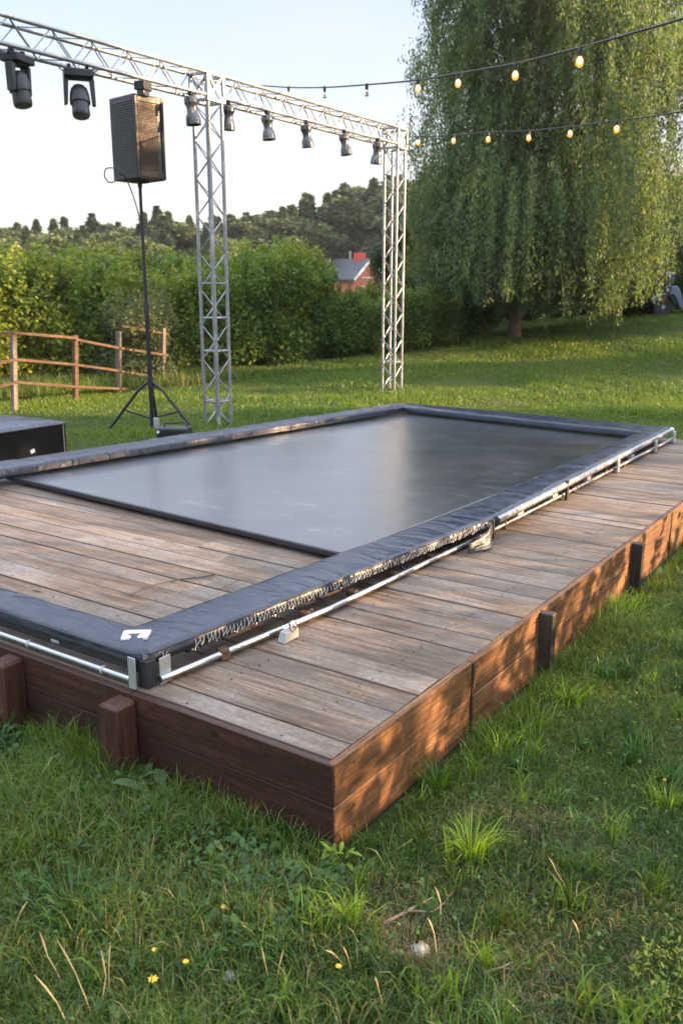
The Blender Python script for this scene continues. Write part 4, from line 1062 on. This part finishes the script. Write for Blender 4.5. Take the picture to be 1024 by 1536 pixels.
for px, base, d, top, kd_ in ((-110, 590, 17.0, 385, 0), (-20, 585, 17.6, 385, 0), (60, 578, 18.0, 395, 0), (140, 572, 18.3, 400, 1), (215, 568, 18.8, 402, 0), (285, 564, 19.2, 398, 1),
                              (345, 556, 19.4, 402, 2), (405, 550, 19.6, 392, 1), (432, 546, 19.9, 400, 2), (500, 541, 20.1, 438, 2), (560, 536, 20.3, 446, 2), (615, 528, 20.6, 430, 2), (660, 520, 21.0, 455, 2),
                              (-60, 560, 20.5, 378, 1), (25, 560, 20.8, 382, 0), (100, 560, 21.0, 390, 1), (180, 556, 21.3, 392, 0), (255, 552, 21.6, 392, 1), (330, 545, 21.8, 385, 0), (385, 540, 22.0, 392, 0), (430, 535, 22.2, 378, 0), (425, 535, 22.4, 396, 1), (560, 530, 22.8, 438, 0), (600, 520, 23, 440, 2),
                              (700, 512, 22.6, 470, 2)):
    p = at_d(px, 600, d); z0 = gz(p.x, p.y); zt = at_d(px, top, d).z; base_h = (2.62, 2.75, 2.55)[kd_]; s = (zt - z0) / base_h * rb.uniform(.98, 1.04)
    jz = rb.uniform(.86, 1.10); place(protos[kd_], p.x, p.y, z0 - .03, rb.uniform(0, 6.28), max(.5, s) * jz, kinds[kd_], 'bush', ('yellow green hedge bushes', 'mid green hedge bushes', 'dark green hedge bushes')[kd_], not used[kd_]); used[kd_] = True
for px, d, s, lb in ((215, 17.3, .74, 'grey green willowy bush between the fence and the hedge'),):
    p = at_d(px, 600, d); place(protos[3], p.x, p.y, gz(p.x, p.y), 1.0, s, lb, 'bush', None, True)

# loose young trees that stick out of the hedge
sap = None
for i, (px, d, top) in enumerate(((20, 19.2, 366), (95, 19.6, 382), (175, 20.0, 372), (262, 20.3, 384), (350, 20.4, 378), (395, 20.8, 372), (432, 21.0, 368), (-60, 19.0, 360), (600, 21.5, 400))):
    p = at_d(px, 600, d); z0 = gz(p.x, p.y)
    if sap is None: sap = tree_proto('sapling', 1.5, 3.2, .7, 4200, .10, (.075, .13, .03), (.21, .26, .055), 88, nb=22, trunk=.035, shell=.2)
    s = (at_d(px, top, d).z - z0) / 3.35; place(sap, p.x, p.y, z0, i * 1.9, s, 'loose yellow green sapling sticking out of the hedge top', 'sapling', 'saplings in the hedge', i == 0)

# dark shrubs under and behind the willow
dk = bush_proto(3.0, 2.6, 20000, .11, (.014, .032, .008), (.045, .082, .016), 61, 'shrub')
first = True
for px, d, top in ((640, 25.0, 400), (700, 26.2, 395), (765, 27.0, 390), (830, 27.0, 395), (885, 26.5, 395), (940, 26.0, 400), (985, 26.0, 395), (1040, 26.5, 380), (1100, 26.5, 380), (925, 24.4, 445), (970, 24.2, 440)):
    p = at_d(px, 600, d); z0 = gz(p.x, p.y); s = (at_d(px, top, d).z - z0) / 2.75
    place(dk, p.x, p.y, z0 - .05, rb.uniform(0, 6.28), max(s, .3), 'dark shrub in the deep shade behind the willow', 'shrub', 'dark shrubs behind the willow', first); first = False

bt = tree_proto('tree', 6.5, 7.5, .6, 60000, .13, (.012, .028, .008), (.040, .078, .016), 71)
for i, (px, d, top, lb) in enumerate(((1065, 27.5, 215, 'dark broad tree at the right edge behind the willow'), (610, 29.0, 330, 'dark broad tree between the far tower and the willow'), (700, 31.0, 250, 'dark broad tree hidden behind the left half of the willow'), (960, 31.0, 330, 'dark broad tree behind the right half of the willow'))):
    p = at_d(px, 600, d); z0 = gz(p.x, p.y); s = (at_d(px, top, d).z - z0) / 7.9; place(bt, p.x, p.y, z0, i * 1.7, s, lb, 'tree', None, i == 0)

# far forest, leaf tints lightened and greyed to carry part of the haze
def conifer_proto(seed, h=10., w=3.6):
    r = np.random.default_rng(seed); root = empty('spruce_tree'); n = 4600
    t = r.random(n) ** .75; z = h * (1 - t) ; a = r.uniform(0, 6.28, n); rad = w * .5 * t ** .8 * (.35 + .65 * r.random(n)) * (1 + .30 * np.sin(z * 4.2 + 2 * np.sin(a * 2 + seed)) + .25 * np.sin(a * 5 + z * 2.3))
    P = np.stack([rad * np.cos(a), rad * np.sin(a), z + .3 - rad * .25], 1); V, T = leaf_quads(P, .42, r, .3, .25, .5)
    np_mesh('crown', V, T, np.repeat(tint_for(P, r, (.050, .078, .046), (.100, .135, .075), .7, seed), 4, 0), M['needle'], root)
    MB().tube([(0, 0, -.5), (0, 0, h * .9)], [.16, .03], 8).build('trunk', M['bark'], root); return root
fproto = [conifer_proto(81), conifer_proto(82, 10, 3.0), tree_proto('pine_tree', 4.6, 10, 2.0, 5600, .34, (.056, .082, .044), (.110, .140, .070), 83, 'needle', 30, .14, .1),
          tree_proto('deciduous_tree', 5.6, 10, 1.0, 6800, .34, (.064, .092, .044), (.125, .155, .070), 84, 'needle', 32, .15, .1)]
flab = ['dark pointed spruce in the far forest edge', 'narrow dark spruce in the far forest edge', 'tufted pine in the far forest edge', 'rounded deciduous tree in the far forest edge']
fgr = ['pointed far spruces', 'narrow far spruces', 'far pines', 'rounded far trees']; fused = [False] * 4; rf = random.Random(77)
prof_x = [-250, 0, 60, 120, 150, 200, 260, 300, 350, 400, 440, 480, 520, 550, 580, 620, 700, 1100, 1400]; prof_y = [350, 352, 352, 354, 345, 352, 335, 345, 345, 330, 322, 318, 300, 290, 282, 278, 285, 280, 280]
for i in range(236):
    row = i % 2; px = -260 + 1650 * (i / 236) + rf.uniform(-9, 9); d = (96, 108)[row] + rf.uniform(-5, 5)
    if 470 < px < 600: d += 16
    ty = np.interp(px, prof_x, prof_y) + rf.choice([-8, -5, -3, 0, 2, 4, 7]) + (0 if row else 7) - 13
    p = at_d(px, 600, d); z0 = gz(p.x, p.y) - .5; hh = at_d(px, ty, d).z - z0; k = rf.choice([0, 1, 2, 3, 3, 2, 1]); s = max(.3, hh / 10.4)
    o = place(fproto[k], p.x, p.y, z0, rf.uniform(0, 6.28), s, flab[k], 'tree', fgr[k], not fused[k]); o.scale = (s * 1.7, s * 1.7, s) if k > 1 else (s * 1.9, s * 1.9, s * 1.06); fused[k] = True
# nearer scrub in front of the forest so no gap opens above the hedge
sc_ = tree_proto('scrub_tree', 5.5, 5.2, .2, 9000, .24, (.060, .090, .038), (.130, .160, .062), 85, 'needle', 20, .1, .3); first = True
for i in range(40):
    px = -240 + i * 27 + rf.uniform(-8, 8); d = rf.uniform(62, 80)
    if 470 < px < 630: continue
    p = at_d(px, 600, d); z0 = gz(p.x, p.y) - .3; s = (at_d(px, rf.uniform(354, 374), d).z - z0) / 5.3
    place(sc_, p.x, p.y, z0, rf.uniform(0, 6.28), s, 'low olive green scrub tree between hedge and forest', 'tree', 'scrub trees between hedge and forest', first); first = False

# ------------------------------------------------------------------ red house
hp = at_d(527, 600, 90); hs = empty('red_house', (hp.x, hp.y, -.35), YAW + R(-40), 'red wooden house with a dark roof beyond the hedge', 'house')
Wd, Ln, eh, rh = 3.3, 4.3, 2.95, 4.62          # half sizes: along local x is the ridge
mb = MB(); a, b = 2.1, 2.3
mb.add([(-a, -b, -1), (a, -b, -1), (a, b, -1), (-a, b, -1), (-a, -b, eh), (a, -b, eh), (a, b, eh), (-a, b, eh), (-a, 0, rh), (a, 0, rh)],
       [(0, 1, 5, 4), (2, 3, 7, 6), (1, 2, 6, 9, 5), (3, 0, 4, 8, 7), (3, 2, 1, 0)])
mb.build('wall', M['redwall'], hs, smooth=0)
mb = MB(); ov = .3
for sgn in (-1, 1):
    e = Vector((0, sgn * (b + ov), eh - .28)); t = Vector((0, 0, rh + .02)); n_ = Vector((0, sgn * .12, .18))
    P8 = [Vector((x, v.y, v.z)) + o_ for x in (-a - ov, a + ov) for v in (e, t) for o_ in (Vector((0, 0, 0)), Vector((0, 0, .16)))]
    mb.add(P8, [(0, 1, 3, 2), (4, 6, 7, 5), (0, 4, 5, 1), (2, 3, 7, 6), (1, 5, 7, 3), (0, 2, 6, 4)])
rf_ = mb.build('roof', M['roof'], hs, smooth=0)
MB().box((.9, .1, rh + .25), (.9, .8, .9)).build('chimney', M['brick'], rf_, .02)
MB().tube([(-.3, .1, rh), (-.3, .1, rh + .9)], .12, 8).build('vent_pipe', M['plate'], rf_)
mb = MB()
for sgn in (-1, 1): mb.bar((a + ov + .02, sgn * (b + ov), eh - .22), (a + ov + .02, 0, rh + .10), .05, .22)
mb.build('bargeboard', M['trim'], hs, smooth=0)
for yy in (-.8, .8):
    w_ = MB().box((a + .03, yy, 1.75), (.06, .7, .9)).build('window_frame', M['trim'], hs); MB().box((a + .065, yy, 1.75), (.02, .55, .75)).build('pane', M['window'], w_)
MB().box((a + .03, 0, 3.0), (.05, 2.2, .12)).build('trim_board', M['trim'], hs)

# ------------------------------------------------------------------ willow
def willow():
    d0 = 22.0; p = at_d(765, 600, d0); x0, y0 = p.x, p.y; z0 = gz(x0, y0)
    c = at_d(803, 600, d0); cx, cy = c.x - x0, c.y - y0
    root = empty('willow_tree', (x0, y0, z0), 0, 'huge weeping willow with long drooping branches on the slope', 'tree')
    r = np.random.default_rng(5)
    Zk = [.5, 1.2, 2.4, 3.6, 5.2, 6.6, 8.0, 9.4, 10.6, 11.6]; Rk = [1.5, 1.8, 2.35, 2.85, 2.85, 2.7, 2.4, 1.9, 1.3, .3]
    PP = []; II = []; TT = []; mbt = MB(); nb = 150; strands = []
    for b in range(nb + 116):
        low = b >= nb
        zt = r.uniform(2.0, 3.6) if low else 1.7 + 9.6 * ((b + .5) / nb) ** 1.05; Rm = np.interp(zt, Zk, Rk); a = b * 2.399 + r.normal(0, .25)
        q = Rm * math.sqrt(r.uniform(.03, 1.0) if low else r.uniform(.12, 1.0)); 
        if zt > 10.5: q *= .6
        sh_ = np.clip((3.5 - zt) / 2.5, 0, 1); bx_, by_ = cx - RT.x * .30 * sh_, cy - RT.y * .30 * sh_
        if b >= nb + 80: bx_, by_, q, zt = 0, 0, r.uniform(.3, 1.5), r.uniform(1.9, 2.8)
        tip = np.array([bx_ + q * math.cos(a), by_ + q * math.sin(a), zt])
        ns = int(r.integers(16, 30) * (1.35 if zt > 5 else 1.1)); tone = r.normal(0, .26)
        base = Vector((0, 0, max(1.2, zt * .48))); tp = Vector(tip); mid = base.lerp(tp, .6) + Vector((0, 0, .45))
        mbt.tube([base, mid, tp], [.055, .032, .008], 6)
        spread = r.uniform(.3, .55)
        for s in range(ns):
            L_ = r.uniform(.7, 2.3) * (1.25 if 3.0 < zt < 5.5 else .8); o = np.array([r.normal(0, spread), r.normal(0, spread), r.normal(.05, .25)])
            st_ = tip + o; outw = np.array([math.cos(a), math.sin(a)]) * r.uniform(.05, .35) + r.normal(0, .10, 2)
            zmin = .42 + .4 * r.random() + .25 * math.sin(a * 3)
            L_ = min(L_, max(.3, st_[2] - zmin)); m = int(L_ * 84); t = np.sort(r.random(m)); g = 1 - (1 - t) ** 2
            P = st_[None] + np.stack([outw[0] * g, outw[1] * g, .16 * np.sin(t * 2.2) - t * L_], 1) + r.normal(0, .055, (m, 3))
            PP.append(P); TT.append(np.full(m, tone + r.normal(0, .12)))
            if s % 5 == 0: strands.append([Vector(st_ + np.array([outw[0] * (1 - (1 - k) ** 2), outw[1] * (1 - (1 - k) ** 2), .16 * math.sin(k * 2.2) - k * L_])) for k in (0, .3, .6, 1)])
    P = np.concatenate(PP); tn = np.concatenate(TT)
    side = P[:, 0] * RT.x + P[:, 1] * RT.y + .22 * np.sin(P[:, 2] * 4.1 + P[:, 0] * 2) + r.normal(0, .10, len(P))     # lopsided crown outline
    k = (side < np.interp(P[:, 2], [.4, 1, 2, 3, 5, 7, 9, 11.5], [2.0, 2.5, 3.3, 3.75, 3.9, 3.35, 2.6, 1.4])) & (side > np.interp(P[:, 2], [.4, 1.5, 3, 5, 7, 8.5, 11.5], [-1.9, -2.3, -2.6, -2.75, -2.55, -2.05, -.6]))
    P, tn = P[k], tn[k]; n = len(P)
    az = r.uniform(0, 6.28, n); el = r.normal(-1.0, .38, n)
    D = np.stack([np.cos(az) * np.cos(el), np.sin(az) * np.cos(el), np.sin(el)], 1); S = np.cross(D, r.normal(0, 1, (n, 3))); S /= np.linalg.norm(S, axis=1)[:, None]
    s = r.uniform(.055, .11, n)[:, None]
    V = np.stack([P - D * s * .5, P + S * s * .17, P + D * s * .5, P - S * s * .17], 1).reshape(-1, 3); T = np.arange(4 * n).reshape(-1, 4)
    a_ = np.clip(.42 + tn + r.normal(0, .2, n), 0, 1)[:, None]; c_ = (np.array([.066, .110, .046]) * (1 - a_) + np.array([.165, .225, .098]) * a_) * r.uniform(.75, 1.25, (n, 1))
    np_mesh('crown', V, T, np.repeat(c_, 4, 0), M['leaf'], root)
    for st_ in strands: mbt.tube(st_, [.006, .005, .004, .002], 4, False)
    mbt.build('branches', M['bark'], root)
    MB().tube([(0, 0, -.15), (.02, 0, .25), (.05, .03, 1.4), (.12, .05, 3.0), (cx * .6, cy * .6, 6.0), (cx, cy, 9.6)], [.19, .15, .135, .125, .085, .03], 16).build('trunk', M['bark'], root)
    return n
print('willow leaves', willow())

# ------------------------------------------------------------------ scooter at the right edge
q = at_d(992, 468, 23.6); q.z = gz(q.x, q.y)
sc2 = empty('scooter', (q.x, q.y, q.z), YAW + R(8), 'pale blue grey scooter parked in the shade at the right edge', 'scooter')
wr = .235
def wheel(x):
    w_ = MB().lathe([(wr - .07, -.045), (wr - .02, -.05), (wr, -.03), (wr, .03), (wr - .02, .05), (wr - .07, .045)], (x, 0, wr - .01), (0, 1, 0), 26).build('wheel', M['rubber'], sc2)
    MB().lathe([(.01, -.05), (.05, -.055), (.06, -.02), (.15, -.03), (.165, -.045), (.165, .045), (.15, .03), (.06, .02), (.05, .055), (.01, .05)], (x, 0, wr - .01), (0, 1, 0), 20).build('rim', M['plate'], w_)
wheel(0); wheel(1.22)
def shell(prof, w, name, mat, bev=.02):
    n = len(prof); V = [(x, -w, z) for x, z in prof] + [(x, w, z) for x, z in prof]
    MB().add(V, [tuple(range(n)), tuple(range(2 * n - 1, n - 1, -1))] + [(i, n + i, n + (i + 1) % n, (i + 1) % n) for i in range(n)]).build(name, mat, sc2, bev)
arc = [(.27 * math.cos(R(a)) + .0, .225 + .27 * math.sin(R(a))) for a in range(170, 5, -15)]; arc2 = [(.32 * math.cos(R(a)), .225 + .33 * math.sin(R(a))) for a in range(10, 175, 15)]
shell(arc + arc2, .085, 'front_fender', M['blue'])
shell([(.06, .52), (.20, .50), (.36, .24), (.42, .16), (.95, .16), (.95, .24), (.46, .26), (.34, .62), (.26, .72), (.10, .72)], .17, 'leg_shield', M['blue'])
shell([(.66, .24), (1.05, .26), (1.42, .34), (1.62, .48), (1.55, .62), (.85, .66), (.74, .55)], .18, 'rear_body', M['blue'])
shell([(.78, .67), (1.5, .64), (1.52, .72), (1.10, .78), (.80, .75)], .13, 'seat', M['black'])
MB().tube([(.0, .0, .24), (.12, 0, .66), (.16, 0, .92)], .028, 10).build('fork', M['plate'], sc2)
MB().box((.12, 0, .93), (.17, .20, .24)).build('headlight_cowl', M['blue'], sc2, .04)
MB().tube([(.17, -.33, .98), (.14, 0, .96), (.17, .33, .98)], .018, 8).build('handlebar', M['blackmetal'], sc2)
MB().lathe([(.01, 0), (.06, .0), (.065, .02), (.01, .035)], (.035, 0, .93), (-1, 0, 0), 16).build('headlight', M['lens'], sc2)
MB().box((-.02, -.092, .42), (.12, .012, .03)).build('reflector', M['red'], sc2, .003)

# ------------------------------------------------------------------ trees out of frame to the right, whose shade falls on the deck
AZ = R(33); EL = R(13)
sun_dir = Vector((math.cos(AZ) * math.cos(EL), math.sin(AZ) * math.cos(EL), math.sin(EL)))
def qpos(q, dist):      # q: across the light, dist: towards the sun
    return Vector((-q * math.sin(AZ) + dist * math.cos(AZ), q * math.cos(AZ) + dist * math.sin(AZ)))
sh1 = tree_proto('tree', 7.0, 8.0, .3, 30000, .20, (.03, .06, .012), (.07, .12, .022), 91, nb=40, shell=.2)
tr_l = ['leafy tree beyond the right edge shading the near corner of the deck', 'leafy tree beyond the right edge shading the middle of the lawn', 'leafy tree beyond the right edge shading the far lawn', 'leafy tree beyond the right edge shading the willow', 'small leafy tree beyond the right edge shading the upper lawn']
SHADE = ((-4.3, 21, 1.0), (-7.5, 20, 1.0), (11.1, 19, .88), (22.7, 24, .92), (17.3, 20, .42))
for i, (q_, dist, s) in enumerate(SHADE):
    p = qpos(q_, dist); place(sh1, p.x, p.y, gz(p.x, p.y) - .1, i * 1.3, s, tr_l[i], 'tree', None, i == 0).scale[2] = 1.05
hc = tree_proto('added_shade_tree', 6.5, 10.5, 5.9, 26000, .20, (.03, .06, .012), (.07, .12, .022), 93, nb=34, shell=.2)  # unseen blockers, crowns shaped to shade the pads but pass low sun
for i, (q_, dist, dz_) in enumerate(((3.0, 19.5, -.75), (7.7, 19.5, -.12))):
    p = qpos(q_, dist); place(hc, p.x, p.y, gz(p.x, p.y) * 0 + dz_, i * 2.3, 1.0, ('added unseen bare stemmed tree beyond the right edge shading the near pads', 'added unseen bare stemmed tree beyond the right edge shading the far pads')[i], 'tree', None, i == 0)
def shade_shrub(name, n_st, length, per, lean, spread, leaf, seed, rad=.035):  # unseen shrub added to cast slanting sun streaks on the side boards
    """arching stems that all lean the same way, leaves close along each stem"""
    r = np.random.default_rng(seed); root = empty(name); PP = []; mb = MB()
    for k in range(n_st):
        b = np.array([r.normal(0, spread[0]), r.uniform(-spread[1], spread[1]), 0]); L_ = length * r.uniform(.6, 1.15); ln = lean + r.normal(0, .12)
        d = np.array([r.normal(0, .12), math.sin(ln), math.cos(ln)]); h0 = r.uniform(0, .35)
        e = b + d * L_; c = b + d * L_ * .5 + np.array([0, -.05, .06])
        mb.tube([Vector(b - d * .05), Vector(c), Vector(e)], [.010, .007, .003], 5)
        t = h0 + (1 - h0) * r.random(per); P = b[None] * ((1 - t) ** 2)[:, None] + 2 * c[None] * (t * (1 - t))[:, None] + e[None] * (t ** 2)[:, None]
        PP.append(P + r.normal(0, rad, (per, 3)))
    P = np.concatenate(PP); V, T = leaf_quads(P, leaf, r, .5, .2, .5); c = tint_for(P, r, (.04, .08, .012), (.09, .14, .02), 1, seed)
    np_mesh('foliage', V, T, np.repeat(c, 4, 0), M['leaf'], root); mb.build('stem', M['bark'], root); return root
k_ = 0
for q_, dist, n_st, per, ln_, lb, sd in ((2.9, 5.0, 60, 36, 2.7, 'added unseen arching shrub beyond the right edge nearest to the camera', 1), (5.4, 5.5, 28, 20, 1.55, 'added unseen arching shrub beyond the right edge level with the middle of the deck', 2), (8.8, 5.5, 18, 26, 1.7, 'added unseen arching shrub beyond the right edge level with the far end of the deck', 3)):
    p = qpos(q_, dist); o = shade_shrub('added_shade_shrub', n_st, ln_, per, R(40), (.35, 1.35), .13, 200 + sd)
    place(o, p.x, p.y, gz(p.x, p.y), 0, 1, lb, 'shrub', None, True)

# ------------------------------------------------------------------ evening haze
hz, nt, b_ = new_mat('evening_haze'); nt.nodes.remove(b_)
vol = nt.nodes.new('ShaderNodeVolumePrincipled'); vol.inputs['Density'].default_value = .00035; vol.inputs['Color'].default_value = (.86, .90, .96, 1); vol.inputs['Anisotropy'].default_value = .2
L(nt, vol.outputs[0], nt.nodes['Material Output'].inputs['Volume'])
o = MB().box((-40, 60, 12), (420, 420, 28)).build('haze', hz, None, smooth=0); o['kind'] = 'stuff'; o['label'] = 'thin pale evening haze over the meadow and the far forest'; o['category'] = 'haze'

# ------------------------------------------------------------------ world, sun, view
w = bpy.data.worlds.new('World'); C.world = w; w.use_nodes = True; nt = w.node_tree; bg = nt.nodes['Background']
sky = nt.nodes.new('ShaderNodeTexSky'); sky.sky_type = 'NISHITA'; sky.sun_disc = False; sky.sun_elevation = EL; sky.sun_rotation = PI / 2 - AZ
sky.air_density = 1.0; sky.dust_density = 1.6; sky.ozone_density = 3.2; sky.altitude = 100
tc = nt.nodes.new('ShaderNodeTexCoord')
mpn = nt.nodes.new('ShaderNodeMapping'); mpn.inputs['Scale'].default_value = (1.2, 1.2, 4.0); nt.links.new(tc.outputs['Generated'], mpn.inputs['Vector'])
cn = nt.nodes.new('ShaderNodeTexNoise'); cn.inputs['Scale'].default_value = 1.7; cn.inputs['Detail'].default_value = 7; cn.inputs['Roughness'].default_value = .55; nt.links.new(mpn.outputs[0], cn.inputs['Vector'])
sxyz = nt.nodes.new('ShaderNodeSeparateXYZ'); nt.links.new(tc.outputs['Generated'], sxyz.inputs[0])
mr = nt.nodes.new('ShaderNodeMapRange'); nt.links.new(sxyz.outputs['Z'], mr.inputs[0]); mr.inputs[1].default_value = 0; mr.inputs[2].default_value = .34; mr.inputs[3].default_value = .84; mr.inputs[4].default_value = .50
mr.interpolation_type = 'SMOOTHSTEP'
m2 = nt.nodes.new('ShaderNodeMapRange'); nt.links.new(cn.outputs['Fac'], m2.inputs[0]); m2.inputs[1].default_value = .35; m2.inputs[2].default_value = .7; m2.inputs[3].default_value = -.10; m2.inputs[4].default_value = .16
ad = nt.nodes.new('ShaderNodeMath'); ad.operation = 'ADD'; ad.use_clamp = True; nt.links.new(mr.outputs[0], ad.inputs[0]); nt.links.new(m2.outputs[0], ad.inputs[1])
mx = nt.nodes.new('ShaderNodeMix'); mx.data_type = 'RGBA'; nt.links.new(ad.outputs[0], mx.inputs[0]); nt.links.new(sky.outputs['Color'], mx.inputs[6])
# thin sky veil; its bright overhead part is added, out of view, as fill
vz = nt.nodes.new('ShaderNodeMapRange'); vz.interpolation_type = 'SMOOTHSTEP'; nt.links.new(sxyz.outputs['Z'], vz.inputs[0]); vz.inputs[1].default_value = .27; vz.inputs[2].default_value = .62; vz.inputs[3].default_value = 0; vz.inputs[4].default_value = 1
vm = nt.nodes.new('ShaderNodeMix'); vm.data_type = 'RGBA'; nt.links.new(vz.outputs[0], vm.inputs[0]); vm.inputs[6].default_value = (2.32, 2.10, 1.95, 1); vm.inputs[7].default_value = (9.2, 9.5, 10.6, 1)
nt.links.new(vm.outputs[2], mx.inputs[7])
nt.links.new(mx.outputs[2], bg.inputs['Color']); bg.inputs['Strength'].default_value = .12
sl = bpy.data.lights.new('sun', 'SUN'); sl.energy = 4.7; sl.angle = R(.5); sl.color = (1, .66, .36)
so = bpy.data.objects.new('sun', sl); COL.objects.link(so); so.rotation_euler = sun_dir.to_track_quat('Z', 'Y').to_euler(); so.location = (10, 10, 20)
C.view_settings.view_transform = 'Standard'; C.view_settings.look = 'None'; C.view_settings.gamma = 1; C.view_settings.exposure = 1.96
C.cycles.max_bounces = 6; C.cycles.transparent_max_bounces = 8
